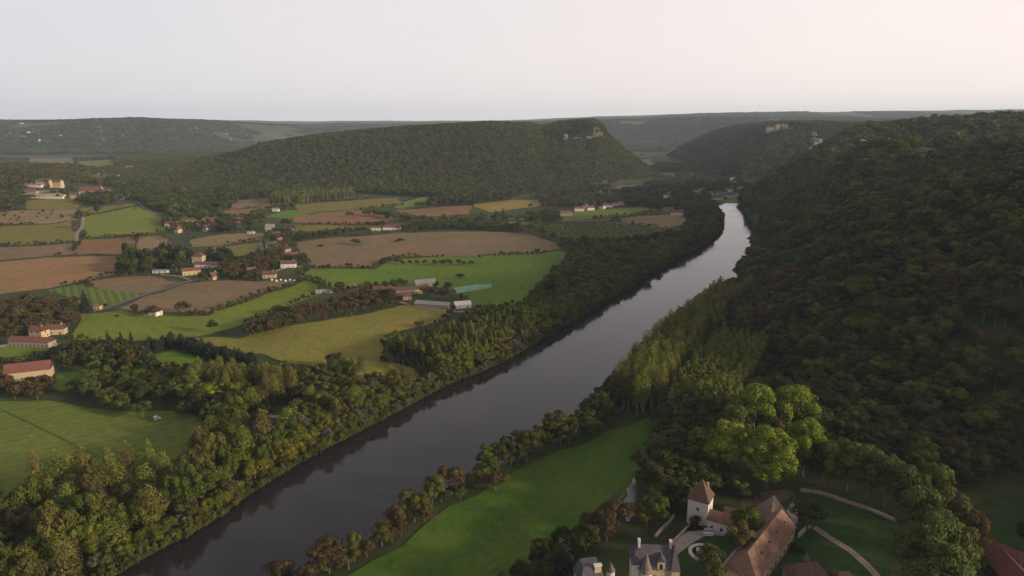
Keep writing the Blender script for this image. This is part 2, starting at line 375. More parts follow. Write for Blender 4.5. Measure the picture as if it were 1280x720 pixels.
# water
m, n, bs = node_mat('river_water'); L = n.links.new
bs.inputs['Base Color'].default_value = (.016, .014, .016, 1); bs.inputs['Roughness'].default_value = .10; bs.inputs['IOR'].default_value = 1.33
bs.inputs['Specular IOR Level'].default_value = .5
g = n.nodes.new('ShaderNodeNewGeometry'); q = n.nodes.new('ShaderNodeTexNoise'); q.inputs['Scale'].default_value = .35; q.inputs['Detail'].default_value = 4
q2 = n.nodes.new('ShaderNodeTexNoise'); q2.inputs['Scale'].default_value = .02; q2.inputs['Detail'].default_value = 8
L(g.outputs['Position'], q.inputs['Vector']); L(g.outputs['Position'], q2.inputs['Vector'])
bu = n.nodes.new('ShaderNodeBump'); bu.inputs['Strength'].default_value = .13; bu.inputs['Distance'].default_value = .25
L(q.outputs['Fac'], bu.inputs['Height']); L(bu.outputs[0], bs.inputs['Normal'])
mr = n.nodes.new('ShaderNodeMapRange'); mr.inputs[1].default_value = .35; mr.inputs[2].default_value = .65; mr.inputs[3].default_value = .04; mr.inputs[4].default_value = .15
L(q2.outputs['Fac'], mr.inputs[0]); L(mr.outputs[0], bs.inputs['Roughness'])
M['water'] = m
def ribbon(name, left, right, z, material, kind='structure', drape=None):
    n_ = len(left); V = []
    for a, b in zip(left, right): V += [(a[0], a[1], z), (b[0], b[1], z)]
    V = np.array(V)
    if drape is not None: V[:, 2] = h(V[:, 0], V[:, 1]) + drape
    F = [(2 * k, 2 * k + 1, 2 * k + 3, 2 * k + 2) for k in range(n_ - 1)]
    return tag(link(name, mesh_np(name, V, F, material)), kind=kind)
def widen(line, other, d):
    v = other - line; v /= np.linalg.norm(v, axis=1)[:, None]; return line - v * d
def resample(P, n_):
    s = np.r_[0, np.cumsum(np.linalg.norm(np.diff(P, axis=0), axis=1))]; t = np.linspace(0, s[-1], n_)
    return np.stack([np.interp(t, s, P[:, 0]), np.interp(t, s, P[:, 1])], -1)
l_, r_ = resample(LB, 90), resample(RB, 90)
ribbon('river_water', widen(l_, r_, 4), widen(r_, l_, 4), WATER_Z, M['water'])

def patch(name, poly, material, lift=.3, step=14.0, kind='structure'):
    """a sheet draped over the terrain inside a world polygon"""
    P = np.asarray(poly, float); B = []
    for k in range(len(P)):
        a, b = P[k], P[(k + 1) % len(P)]; n_ = max(1, int(np.linalg.norm(b - a) / step))
        for t in range(n_): B.append(a + (b - a) * t / n_)
    B = np.array(B); x0, y0 = B.min(0); x1, y1 = B.max(0)
    X, Y = np.meshgrid(np.arange(x0, x1, step), np.arange(y0, y1, step)); X = X.ravel(); Y = Y.ravel()
    k = sdf(X, Y, B) > step * .5; pts = [Vector(p) for p in B] + [Vector((a, b)) for a, b in zip(X[k], Y[k])]
    ne = len(B); r = delaunay_2d_cdt(pts, [(q_, (q_ + 1) % ne) for q_ in range(ne)], [], 1, 1e-4)
    V = np.array([(v.x, v.y) for v in r[0]]); me = bpy.data.meshes.new(name)
    Z = h(V[:, 0], V[:, 1]) + lift
    me.from_pydata([(a, b, c) for (a, b), c in zip(V, Z)], [], [list(f) for f in r[2]]); me.materials.append(material); me.update()
    return tag(link(name, me), kind=kind)
def wobble(P, amp, seed, step=12.0, per=60.0):
    """gives a straight-edged outline a slightly irregular edge"""
    o = []
    for k in range(len(P)):
        a, b = P[k], P[(k + 1) % len(P)]; L_ = np.linalg.norm(b - a); n_ = max(1, int(L_ / step)); nv = np.array([-(b - a)[1], (b - a)[0]]) / max(L_, 1e-6)
        for t in range(n_):
            p = a + (b - a) * t / n_; o.append(p + nv * amp * float(fbm(p[0:1], p[1:2], per, 2, seed)[0]) * math.sin(math.pi * t / n_) ** .5)
    return np.array(o)
def pxpoly(pts): return hit([p[0] for p in pts], [p[1] for p in pts])[:, :2]

FM = dict(
    tan=field_mat('tan_stubble', (0.176, 0.129, 0.064), (0.137, 0.112, 0.049), stripe=(0.209, 0.145, 0.078), stripe_w=10, angle=.5),
    brown=field_mat('brown_soil', (0.210, 0.123, 0.056), (0.170, 0.106, 0.048), stripe=(0.244, 0.154, 0.076), stripe_w=12, stripe_amt=.35, angle=1.3),
    mauve=field_mat('grey_brown_soil', (0.152, 0.109, 0.060), (0.120, 0.092, 0.047), stripe=(0.178, 0.135, 0.075), stripe_w=9, angle=1.35),
    red=field_mat('red_brown_soil', (0.171, 0.094, 0.047), (0.135, 0.081, 0.041), stripe=(0.187, 0.112, 0.059), stripe_w=9, angle=1.2),
    green=field_mat('bright_meadow_grass', (0.093, 0.127, 0.016), (0.132, 0.150, 0.020), (0.106, 0.142, 0.018), stripe=(0.143, 0.166, 0.023), stripe_w=14, stripe_amt=.15, angle=.8),
    lush=field_mat('lush_meadow_grass', (0.068, 0.127, 0.013), (0.099, 0.148, 0.016), stripe=(0.103, 0.162, 0.020), stripe_w=16, stripe_amt=.12, angle=1.2),
    olive=field_mat('olive_rough_grass', (0.128, 0.123, 0.027), (0.183, 0.147, 0.035), (0.144, 0.144, 0.029), scale=.018),
    ochre=field_mat('ochre_stubble', (0.207, 0.147, 0.044), (0.177, 0.142, 0.039)),
    yolive=field_mat('yellow_olive_crop', (0.116, 0.109, 0.025), (0.140, 0.118, 0.027), stripe=(0.104, 0.112, 0.025), stripe_w=8, angle=1.4),
    mown=field_mat('mown_striped_grass', (0.079, 0.111, 0.019), (0.110, 0.123, 0.023), (0.084, 0.125, 0.020), stripe=(0.168, 0.144, 0.039), stripe_w=7, stripe_amt=.36, angle=-1.0),
    nearmead=field_mat('riverside_meadow_grass', (0.041, 0.089, 0.010), (0.068, 0.107, 0.014), (0.049, 0.097, 0.011), stripe=(0.080, 0.108, 0.019), stripe_w=22, stripe_amt=.3, scale=.02, angle=-.6),
    vine=field_mat('vineyard_rows', (0.097, 0.136, 0.024), (0.114, 0.145, 0.027), stripe=(0.047, 0.065, 0.018), stripe_w=7, stripe_amt=.75, angle=.6),
    orchardgrass=field_mat('orchard_grass', (0.073, 0.100, 0.024), (0.098, 0.106, 0.027), stripe=(0.110, 0.083, 0.034), stripe_w=9, stripe_amt=.4, angle=.2),
)
FIELDS = [  # name, material, outline in photograph pixels (unprojected onto the terrain)
    ('ploughed_field', 'tan', [(-25, 268), (30, 263), (95, 262), (98, 275), (60, 280), (-25, 283)]),
    ('pasture', 'yolive', [(32, 251), (96, 247), (97, 261.5), (30, 262)]),
    ('crop_field', 'yolive', [(-25, 284), (60, 281), (93, 276), (93, 301), (60, 305), (-25, 309)]),
    ('pasture', 'green', [(103, 272), (140, 265), (172, 258), (206, 268), (209, 290), (155, 295), (103, 298)]),
    ('rough_pasture', 'yolive', [(98, 261), (170, 254), (172, 257), (103, 270)]),
    ('ploughed_field', 'mauve', [(-25, 311), (60, 307), (94, 304), (93, 318), (-25, 328)]),
    ('ploughed_field', 'red', [(97, 300), (168, 296), (158, 318), (97, 319)]),
    ('ploughed_field', 'tan', [(171, 296), (203, 295), (214, 303), (196, 312), (171, 317)]),
    ('ploughed_field', 'brown', [(-25, 330), (60, 322), (148, 320), (152, 330), (144, 343), (105, 352), (60, 361), (-25, 371)]),
    ('ploughed_field', 'mauve', [(108, 353), (175, 345), (226, 353), (186, 367), (125, 361)]),
    ('vineyard', 'vine', [(56, 363), (106, 354), (122, 361), (184, 368), (142, 382), (116, 386), (96, 378)]),
    ('ploughed_field', 'mauve', [(150, 386), (180, 371), (232, 355), (260, 352), (320, 352), (376, 352), (330, 366), (285, 383), (262, 394), (210, 391), (170, 389)]),
    ('meadow', 'green', [(84, 425), (98, 393), (150, 388), (225, 396), (262, 395), (290, 384), (334, 367), (380, 351), (398, 356), (402, 368), (345, 388), (310, 404), (262, 418), (210, 425), (150, 427)]),
    ('ploughed_field', 'mauve', [(368, 304), (420, 297), (500, 291), (600, 290), (655, 292), (700, 305), (700, 312), (668, 317), (560, 321), (492, 322), (480, 328), (468, 335), (390, 333), (372, 319)]),
    ('meadow', 'lush', [(402, 352), (372, 345), (384, 336), (468, 337), (485, 328), (495, 324), (600, 320), (668, 318), (700, 314), (712, 318), (690, 348), (660, 374), (630, 386), (598, 388), (560, 366), (470, 362), (420, 362)]),
    ('hay_meadow', 'olive', [(235, 424), (300, 424), (370, 406), (430, 397), (505, 381), (568, 388), (552, 402), (500, 414), (477, 428), (474, 452), (520, 462), (524, 486), (480, 486), (430, 470), (390, 458), (330, 443), (280, 434)]),
    ('hay_field', 'mown', [(-40, 503), (60, 501), (110, 511), (170, 515), (243, 520), (250, 545), (235, 570), (170, 590), (100, 606), (0, 630), (-60, 640)]),
    ('garden_lawn', 'lush', [(188, 446), (215, 438), (248, 446), (238, 466), (200, 464)]),
    ('garden_lawn', 'lush', [(72, 468), (112, 462), (107, 480), (78, 490), (64, 486)]),
    ('pasture', 'green', [(-20, 433), (55, 431), (62, 437), (30, 446), (-20, 450)]),
    ('crop_field', 'yolive', [(364, 256), (425, 252), (500, 247), (506, 256), (450, 262), (378, 266)]),
    ('ploughed_field', 'red', [(365, 271), (400, 266), (455, 263), (509, 276), (445, 281), (367, 278)]),
    ('pasture', 'lush', [(322, 272), (362, 263), (398, 266), (362, 274)]),
    ('pasture', 'green', [(492, 258), (534, 245), (537, 257), (500, 262)]),
    ('ploughed_field', 'red', [(486, 264), (540, 260), (590, 257), (585, 268), (520, 272)]),
    ('stubble_field', 'ochre', [(592, 255), (640, 250), (674, 250), (674, 258), (640, 262), (612, 266)]),
    ('ploughed_field', 'mauve', [(296, 251), (335, 248), (338, 258), (286, 262)]),
    ('ploughed_field', 'red', [(280, 263), (330, 259), (345, 261), (318, 267), (276, 268)]),
    ('pasture', 'yolive', [(366, 281), (445, 283), (480, 280), (478, 287), (400, 289), (368, 290)]),
    ('ploughed_field', 'tan', [(238, 300), (280, 293), (330, 291), (328, 300), (270, 308), (240, 309)]),
    ('pasture', 'yolive', [(272, 310), (325, 303), (316, 317), (292, 322)]),
    ('pasture', 'green', [(262, 268), (300, 266), (320, 268), (300, 274), (270, 274)]),
    ('ploughed_field', 'mauve', [(742, 241), (775, 232), (802, 231), (800, 236), (762, 241)]),
    ('pasture', 'green', [(700, 277), (702, 270), (722, 263), (800, 259), (822, 262), (800, 268), (740, 274)]),
    ('ploughed_field', 'tan', [(770, 275), (800, 270), (850, 270), (866, 280), (832, 285), (800, 282)]),
    ('orchard_ground', 'orchardgrass', [(664, 288), (690, 281), (768, 277), (800, 284), (866, 285), (852, 300), (790, 306), (720, 308)]),
    ('pasture', 'lush', [(595, 283), (640, 276), (682, 279), (668, 286), (620, 288)]),
    ('pasture', 'ochre', [(796, 200), (814, 199), (817, 208), (803, 209)]),
    ('ploughed_field', 'mauve', [(824, 216), (848, 217), (846, 224), (828, 223)]),
    ('pasture', 'yolive', [(850, 218), (874, 216), (872, 220), (850, 222)]),
    ('pasture', 'lush', [(890, 253), (922, 248), (922, 253), (905, 256)]),
    ('rough_pasture', 'yolive', [(95, 202), (140, 199), (152, 207), (120, 213), (95, 208)]),
    ('ploughed_field', 'mauve', [(30, 199), (95, 198), (95, 209), (36, 208)]),
    ('meadow', 'nearmead', [(378, 762), (432, 722), (502, 684), (560, 634), (622, 603), (657, 582), (700, 564), (762, 538), (812, 521), (824, 545), (806, 580), (790, 606), (772, 640), (735, 650), (700, 672), (664, 705), (610, 745)]),
    ('hillside_glade', 'green', [(1146, 188), (1162, 184), (1168, 196), (1150, 204)]),
    ('meadow', 'lawn', [(1208, 640), (1240, 622), (1300, 606), (1330, 640), (1310, 690), (1230, 690)]),
]
FM['lawn'] = M['lawn']
FPOLY = []
for k, (nm, mk, pts) in enumerate(FIELDS):
    P = pxpoly(pts); far = P[:, 1].mean()
    P = wobble(P, 4.5 + far * .006, k, step=10 + far * .008)
    FPOLY.append(P); 
    patch(nm, P, FM[mk], lift=.25 + far * .0002, step=16 + far * .01)
def road(name, pts, width, material, lift=.5, smooth_n=5, px=True):
    P = catmull(pxpoly(pts) if px else pts, smooth_n)
    T = np.gradient(P, axis=0); T /= np.linalg.norm(T, axis=1)[:, None]; N = np.stack([-T[:, 1], T[:, 0]], -1) * width / 2
    return ribbon(name, P + N, P - N, 0, material, drape=lift), P
ROADS = []; M['green_rut'] = FM['nearmead']
for nm, pts, wd_, mk, lf in [
    ('road', [(60, 404), (95, 395), (120, 389), (140, 383), (180, 369), (210, 360), (240, 351), (268, 346)], 5.5, 'asphalt', .55),
    ('road', [(330, 318), (326, 305), (329, 296), (345, 288)], 5, 'asphalt', .55),
    ('road', [(170, 252), (182, 261), (207, 273), (222, 279)], 5, 'asphalt', .8),
    ('farm_track', [(104, 272), (103, 283), (97, 292), (96, 302)], 5, 'dirt', .8),
    ('farm_track', [(240, 352), (225, 346), (200, 344)], 4, 'dirt', .6),
    ('farm_track', [(500, 378), (520, 384), (565, 390), (580, 390)], 4, 'dirt', .6),
    ('farm_track', [(0, 434), (20, 431), (66, 432), (86, 434)], 7, 'gravel', .6),
    ('farm_track', [(335, 345), (352, 337), (378, 333)], 3.5, 'gravel', .6),
    ('farm_track', [(704, 277), (740, 276), (790, 273), (850, 268)], 6, 'dirt', .6),
    ('field_track', [(0, 512), (60, 540), (130, 575), (160, 590)], 1.2, 'green_rut', .5),
]:
    o, P = road(nm, pts, wd_, M[mk], lf); ROADS.append((P, wd_))

# ---------------------------------------------------------------- tree shapes
def lobes_broad(rng, n, H, Rr, z0):
    """centres and radii of foliage clumps filling an egg-shaped crown"""
    o = [(0, 0, z0 + (H - z0) * .5, Rr * .55)]
    for k in range(n):
        a = rng.uniform(0, 2 * math.pi); e = rng.uniform(-.35, 1) ; ce = math.sqrt(max(0, 1 - e * e * .9))
        rr = Rr * rng.uniform(.42, .86); hz = (H - z0) / 2
        r = Rr * rng.uniform(.20, .40)
        o.append((math.cos(a) * rr * ce, math.sin(a) * rr * ce, z0 + hz + e * (hz - r * .8), r))
    return o
def leaf_cloud(rng, lobes, n, size, squash=.85, up=.35):
    L_ = np.array(lobes); wgt = L_[:, 3] ** 2; k = rng.choice(len(L_), n, p=wgt / wgt.sum())
    d = rng.normal(size=(n, 3)); d[:, 2] = d[:, 2] + up; d /= np.linalg.norm(d, axis=1)[:, None]
    rad = L_[k, 3:4] * (1 - .35 * rng.random((n, 1)) ** 2.2)
    P = L_[k, :3] + d * rad * np.array([1, 1, squash])
    N = d + rng.normal(size=(n, 3)) * .24; N /= np.linalg.norm(N, axis=1)[:, None]
    a = np.cross(N, rng.normal(size=(n, 3))); a /= np.linalg.norm(a, axis=1)[:, None]; b = np.cross(N, a)
    s = size * rng.uniform(.6, 1.25, (n, 1)); el = rng.uniform(.6, 1, (n, 1))
    V = np.stack([P + a * s, P + b * s * el, P - a * s * .9, P - b * s * el], 1).reshape(-1, 3)
    tone = np.clip(.5 + .34 * rng.normal(size=len(L_))[k] * .6 + rng.normal(size=n) * .08, 0, 1)
    return V, np.arange(4 * n).reshape(-1, 4), tone
def trunk_mb(H, r, z0, Rr, rng, limbs=5, seg=3):
    mb = MB(); p = Vector((0, 0, -.6)); rr = r
    for k in range(seg):
        q = Vector((rng.uniform(-.03, .03) * H, rng.uniform(-.03, .03) * H, (k + 1) / seg * H * .72)); mb.tube(p, q, rr, rr * .68, 6, False); p = q; rr *= .68
    for k in range(limbs):
        a = k * 2.4 + rng.uniform(0, 1); zz = z0 * .8 + (H * .6 - z0 * .8) * k / max(1, limbs)
        mb.tube((0, 0, zz), (math.cos(a) * Rr * .6, math.sin(a) * Rr * .6, zz + Rr * .55), r * .42, r * .12, 4, False)
    return mb
def mb_np(mb):
    F = [f if len(f) == 4 else list(f) + [f[-1]] for f in mb.F]
    return np.array(mb.V, float), np.array([f for f in F if len(f) == 4], int)

KINDS = {  # nominal height, crown radius, crown base, trunk radius
    'broad': (14, 6.0, 1.6, .38), 'tall': (22, 6.5, 5.0, .45), 'poplar': (24, 3.6, 5.0, .30), 'airy': (24, 5.2, 7.0, .32),
    'plane': (26, 10.0, 3.5, .70), 'conifer': (18, 4.0, 1.5, .32), 'cypress': (10, 2.2, .3, .18), 'shrub': (4, 2.6, .3, .10), 'young': (5, 2.2, 1.2, .10),
}
def lobes_for(kind, rng):
    H, Rr, z0, tr = KINDS[kind]
    if kind in ('broad', 'tall'): return lobes_broad(rng, 17, H, Rr, z0)
    if kind == 'plane':
        o = lobes_broad(rng, 30, H, Rr * .92, z0)
        for k in range(46):
            a = rng.uniform(0, 6.283); e = rng.uniform(-.75, .97); c = math.sqrt(1 - e * e); hz = (H - z0) / 2
            q_ = rng.uniform(.62, .86); o.append((math.cos(a) * Rr * q_ * c, math.sin(a) * Rr * q_ * c, z0 + hz + e * hz * (q_ + .04), Rr * rng.uniform(.12, .22)))
        return o
    if kind in ('poplar', 'airy'):
        o = []; n = 15 if kind == 'poplar' else 20
        for k in range(n):
            t = (k + .5) / n; r = Rr * (math.sin(math.pi * min(1, t * .78 + .16)) ** .7) * .52; a = k * 2.4; off = Rr * .48 * (1 - t * .7)
            o.append((math.cos(a) * off, math.sin(a) * off, z0 + (H - z0) * t, max(r, .8)))
        return o
    if kind == 'conifer':
        o = []
        for k in range(24):
            t = k / 24; r = Rr * (1 - t) * .5 + .35; a = k * 2.4; off = Rr * (1 - t) * .55
            o.append((math.cos(a) * off, math.sin(a) * off, z0 + (H - z0) * t * .97, r))
        return o
    if kind == 'cypress':
        return [(rng.uniform(-.5, .5), rng.uniform(-.5, .5), z0 + (H - z0) * (k + .5) / 9, Rr * (.85 if k < 6 else .85 - .18 * (k - 5))) for k in range(9)]
    return lobes_broad(rng, 8, H, Rr, z0)
QN = {'near': {'broad': (2600, .36), 'tall': (3200, .42), 'poplar': (2300, .34), 'airy': (1500, .34), 'plane': (9000, .42), 'conifer': (2200, .40), 'cypress': (900, .30), 'shrub': (700, .22), 'young': (500, .24)},
      'mid': {'broad': (900, .62), 'tall': (1100, .70), 'poplar': (800, .58), 'airy': (650, .55), 'plane': (1600, .9), 'conifer': (700, .62), 'cypress': (350, .45), 'shrub': (260, .35), 'young': (200, .36)},
      'far': {'broad': (260, 1.15), 'tall': (320, 1.3), 'poplar': (240, 1.0), 'airy': (240, 1.0), 'plane': (400, 1.7), 'conifer': (220, 1.1), 'cypress': (140, .7), 'shrub': (90, .6), 'young': (80, .5)}}
SHAPE = {}
def shape(kind, lod, var):
    key = (kind, lod, var)
    if key not in SHAPE:
        rng = np.random.default_rng(abs(hash_name(kind)) * 31 + var * 7 + 1); n_, s = QN[lod][kind]
        SHAPE[key] = leaf_cloud(rng, lobes_for(kind, rng), n_, s, up=.25 if kind in ('poplar', 'airy') else .4)
    return SHAPE[key]
def hash_name(s): return sum(ord(c) * (i_ + 3) for i_, c in enumerate(s))
CROWN, TRUNK, STUFFPROTO = {}, {}, {}
def crown_mesh(kind, lod, var, color):
    key = (kind, lod, var, color)
    if key not in CROWN:
        V, F_, t = shape(kind, lod, var); CROWN[key] = mesh_np('crown', V, F_, LM[color], t)
    return CROWN[key]
def trunk_mesh(kind, var, bark='bark'):
    key = (kind, var, bark)
    if key not in TRUNK:
        H, Rr, z0, tr = KINDS[kind]; rng = np.random.default_rng(var + 5)
        mb = trunk_mb(H, tr, z0, Rr, rng, 6 if kind != 'cypress' else 2); me = bpy.data.meshes.new('trunk')
        me.from_pydata([tuple(v) for v in mb.V], [], mb.F); me.materials.append(M[bark]); me.update(); TRUNK[key] = me
    return TRUNK[key]
def stuff_proto(kind, lod, var, color):
    """crown and trunk in one mesh, for woods nobody could count"""
    key = (kind, lod, var, color)
    if key not in STUFFPROTO:
        V, F_, t = shape(kind, lod, var); H, Rr, z0, tr = KINDS[kind]
        mb = trunk_mb(H, tr, z0, Rr, np.random.default_rng(var + 5), 0, 1); tv, tf = mb_np(mb)
        me = mesh_np('tree_shape', np.vstack([V, tv]), np.vstack([F_, tf + len(V)]), [LM[color], M['palebark' if kind in ('poplar', 'airy') else 'bark']],
                     np.r_[t, np.full(len(tf), .5)], midx=np.r_[np.zeros(len(F_), int), np.ones(len(tf), int)])
        STUFFPROTO[key] = bpy.data.objects.new('tree_shape', me)       # never linked to the scene: only a source for the woods
    return STUFFPROTO[key]
NAME = {'broad': 'broadleaf_tree', 'tall': 'broadleaf_tree', 'poplar': 'poplar_tree', 'airy': 'poplar_tree', 'plane': 'plane_tree', 'conifer': 'conifer_tree', 'cypress': 'cypress_tree', 'shrub': 'shrub', 'young': 'orchard_tree'}
CAT = {'broadleaf_tree': 'tree', 'poplar_tree': 'poplar', 'plane_tree': 'plane tree', 'conifer_tree': 'conifer', 'cypress_tree': 'cypress', 'shrub': 'shrub', 'orchard_tree': 'fruit tree'}
ROOTS = {}
def place_tree(x, y, z, kind, color, H, Rr, label, group, lod='near', var=None):
    var = random.randrange(4) if var is None else var
    key = (kind, color, lod, var); nH, nR = KINDS[kind][:2]
    if key not in ROOTS:
        o = empty(NAME[kind], (x, y, z)); link('crown', crown_mesh(kind, lod, var, color), o)
        link('trunk', trunk_mesh(kind, var, 'palebark' if kind in ('poplar', 'airy') else 'bark'), o); ROOTS[key] = o
    else: o = copy_tree(ROOTS[key]); o.name = NAME[kind]
    o.location = (x, y, z - .2); o.rotation_euler = (0, 0, random.uniform(0, 6.28)); o.scale = (Rr / nR, Rr / nR, H / nH)
    for k in ('group',):
        if k in o.keys(): del o[k]
    return tag(o, label, CAT[NAME[kind]], group)

# ---------------------------------------------------------------- where trees grow
TREES = []      # dicts of arrays gathered by zone, then split into individuals and woods
EXCL = [(P, 1.0) for P in FPOLY]
HOLES = []      # world discs (x, y, r) kept clear for buildings
def clear(x, y, pad=0.0, fields=True, river=True, river_pad=-1.0):
    ok = np.ones(len(x), bool)
    if fields:
        for P, d in EXCL:
            x0, y0 = P.min(0) - 8; x1, y1 = P.max(0) + 8; m_ = ok & (x > x0) & (x < x1) & (y > y0) & (y < y1)
            if m_.any():
                idx = np.nonzero(m_)[0]; ok[idx] &= sdf(x[idx], y[idx], P) < -pad
    if river:
        m_ = ok & (y < 1800) & (x > -450) & (x < 700); idx = np.nonzero(m_)[0]
        if len(idx): ok[idx] &= sdf(x[idx], y[idx], RIVER) < river_pad
    for P, wd_ in ROADS:
        x0, y0 = P.min(0) - 12; x1, y1 = P.max(0) + 12; m_ = ok & (x > x0) & (x < x1) & (y > y0) & (y < y1); idx = np.nonzero(m_)[0]
        if len(idx): ok[idx] &= dist_line(x[idx], y[idx], P) > wd_ / 2 + 3
    for hx, hy, hr in HOLES: ok &= (x - hx) ** 2 + (y - hy) ** 2 > (hr + pad) ** 2
    return ok
def in_view(x, y, z, top, margin=190):
    d = y * CP - (z + top - CAM_H) * SP; px, py = project(x, y, z + top); p2, q2 = project(x, y, z)
    return (d > 30) & (px > -margin) & (px < 1280 + margin) & (q2 > 60) & (py < 720 + margin * .8)
def visible(x, y, z, top, slack=10):
    ok = np.ones(len(x), bool)
    for f in np.linspace(.25, .985, 26):
        ok &= h(x * f, y * f) < CAM_H + (z + top + slack - CAM_H) * f + 8
    return ok
def scatter(poly, spacing, mixv, H, Rf, zone, pad=3.0, px=True, jitter=.42, cull=True, keep=1.0, thin=None, lodmul=1.0, fields=True):
    """mixv: [(kind, colour, weight)]; H: (lo, hi) heights; Rf: crown radius as a share of the height"""
    P = pxpoly(poly) if px else np.asarray(poly, float); x0, y0 = P.min(0); x1, y1 = P.max(0)
    X, Y = np.meshgrid(np.arange(x0, x1 + spacing, spacing), np.arange(y0, y1 + spacing * .87, spacing * .87))
    X[1::2] += spacing / 2; X = X.ravel() + RNG.uniform(-jitter, jitter, X.size) * spacing; Y = Y.ravel() + RNG.uniform(-jitter, jitter, Y.size) * spacing
    k = inside(X, Y, P) & (RNG.random(X.size) < keep); X, Y = X[k], Y[k]
    if thin is not None:
        k = fbm(X, Y, thin[0], 3, 77) > thin[1]; X, Y = X[k], Y[k]
    add_trees(X, Y, mixv, H, Rf, zone, pad, cull, fields)
def along(line, spacing, mixv, H, Rf, zone, width=4.0, pad=0.0, px=True, fields=False, keep=1.0):
    P = catmull(pxpoly(line) if px else line, 5); s = np.r_[0, np.cumsum(np.linalg.norm(np.diff(P, axis=0), axis=1))]
    t = np.arange(0, s[-1], spacing); t = t + RNG.uniform(-.3, .3, len(t)) * spacing
    X = np.interp(t, s, P[:, 0]) + RNG.uniform(-.5, .5, len(t)) * width; Y = np.interp(t, s, P[:, 1]) + RNG.uniform(-.5, .5, len(t)) * width
    k = RNG.random(len(X)) < keep; add_trees(X[k], Y[k], mixv, H, Rf, zone, pad, False, fields)
def add_trees(X, Y, mixv, H, Rf, zone, pad=0.0, cull=True, fields=True):
    k = clear(X, Y, pad, fields, river_pad=1.3 if zone in ('leftedge', 'rightbank') else -1.0); X, Y = X[k], Y[k]; Z = h(X, Y)
    k = in_view(X, Y, Z, H[1]); X, Y, Z = X[k], Y[k], Z[k]
    if cull and len(X): k = visible(X, Y, Z, H[1]); X, Y, Z = X[k], Y[k], Z[k]
    if not len(X): return
    wts = np.array([m_[2] for m_ in mixv], float); c = RNG.choice(len(mixv), len(X), p=wts / wts.sum())
    if len(mixv) > 2:      # stands: neighbouring trees tend to be of the same sort
        g_ = fbm(X, Y, 110, 3, 91); cum = np.cumsum(wts / wts.sum()); st = RNG.random(len(X)) < .45
        c = np.where(st, np.searchsorted(cum, np.clip(.5 + g_ * 1.15, 0, .999)), c)
    # neighbouring trees lean to the same colour, as stands do
    hh = H[0] + (H[1] - H[0]) * (RNG.beta(1.6, 1.8, len(X)) * 1.25 - .1); rr = hh * Rf * RNG.uniform(.85, 1.2, len(X))
    for j in range(len(X)): TREES.append((X[j], Y[j], Z[j], mixv[c[j]][0], mixv[c[j]][1], hh[j], rr[j], zone))
def one(px, py, kind, color, H, Rr, label, z=None, group=None, lod='near'):
    x, y, z_ = hit(px, py)[0]; return place_tree(x, y, z_, kind, color, H, Rr, label, group, lod)

MIXH = [('broad', 'rust', .5), ('broad', 'dark', 1.9), ('tall', 'dark', .8), ('broad', 'mid', 3), ('broad', 'olive', 3.2), ('broad', 'yellow', .9), ('broad', 'grey', .15)]
MIXBANK = [('broad', 'yellow', 1.5), ('broad', 'olive', 2.5), ('broad', 'mid', 2), ('broad', 'grey', 1), ('shrub', 'olive', .3)]
MIXMEAD = [('broad', 'mid', 2), ('broad', 'olive', 2), ('broad', 'dark', 1.5), ('broad', 'yellow', .5), ('conifer', 'conifer', .3)]
MIXBROWN = [('broad', 'rust', 3), ('broad', 'olive', 1.6), ('broad', 'dark', .5)]

# ---------------------------------------------------------------- buildings
def gable_wall(L, W, H, rise, hip_l, hip_r):
    x, y = L / 2, W / 2; mb = MB()
    v = [(-x, -y, -2.5), (x, -y, -2.5), (x, y, -2.5), (-x, y, -2.5), (-x, -y, H), (x, -y, H), (x, y, H), (-x, y, H)]
    f = [(0, 1, 5, 4), (2, 3, 7, 6), (3, 2, 1, 0)]
    if hip_r: f.append((1, 2, 6, 5))
    else: v.append((x, 0, H + rise - .12)); f.append((1, 2, 6, len(v) - 1, 5))
    if hip_l: f.append((3, 0, 4, 7))
    else: v.append((-x, 0, H + rise - .12)); f.append((3, 0, 4, len(v) - 1, 7))
    mb.add(v, f); return mb
def roof_mb(L, W, H, rise, hip_l, hip_r, o=.45, t=.22):
    x, y = L / 2 + o, W / 2 + o; drop = rise * o / (W / 2); e = H - drop; rx0 = -x + hip_l; rx1 = x - hip_r; mb = MB()
    top = [(-x, -y, e + t), (x, -y, e + t), (x, y, e + t), (-x, y, e + t), (rx0, 0, H + rise + t), (rx1, 0, H + rise + t)]
    bot = [(a, b, c - t) for a, b, c in top]
    mb.add(top + bot, [(0, 1, 5, 4), (2, 3, 4, 5), (1, 2, 5), (3, 0, 4), (6, 10, 11, 7), (8, 11, 10, 9), (7, 11, 8), (9, 10, 6),
                       (0, 6, 7, 1), (1, 7, 8, 2), (2, 8, 9, 3), (3, 9, 6, 0)])
    return mb
def add_opening(root, side, u, z, w_, h_, L, W, kind='window', m='glass', parent=None, proud=.04):
    """a framed pane on one of the four walls: side 0 front (-y), 1 right (+x), 2 back, 3 left"""
    a, b = (L / 2, W / 2)
    def pt(uu, zz, d):
        return {0: (uu, -b - d, zz), 1: (a + d, uu, zz), 2: (-uu, b + d, zz), 3: (-a - d, -uu, zz)}[side]
    mb = MB(); vs = [pt(u - w_ / 2, z, 0), pt(u + w_ / 2, z, 0), pt(u + w_ / 2, z + h_, 0), pt(u - w_ / 2, z + h_, 0)] + \
        [pt(u - w_ / 2, z, proud), pt(u + w_ / 2, z, proud), pt(u + w_ / 2, z + h_, proud), pt(u - w_ / 2, z + h_, proud)]
    mb.add(vs, [(4, 5, 6, 7), (0, 4, 7, 3), (1, 2, 6, 5), (3, 7, 6, 2), (0, 1, 5, 4)])
    o = mb.build(kind, M[m], root)
    return o
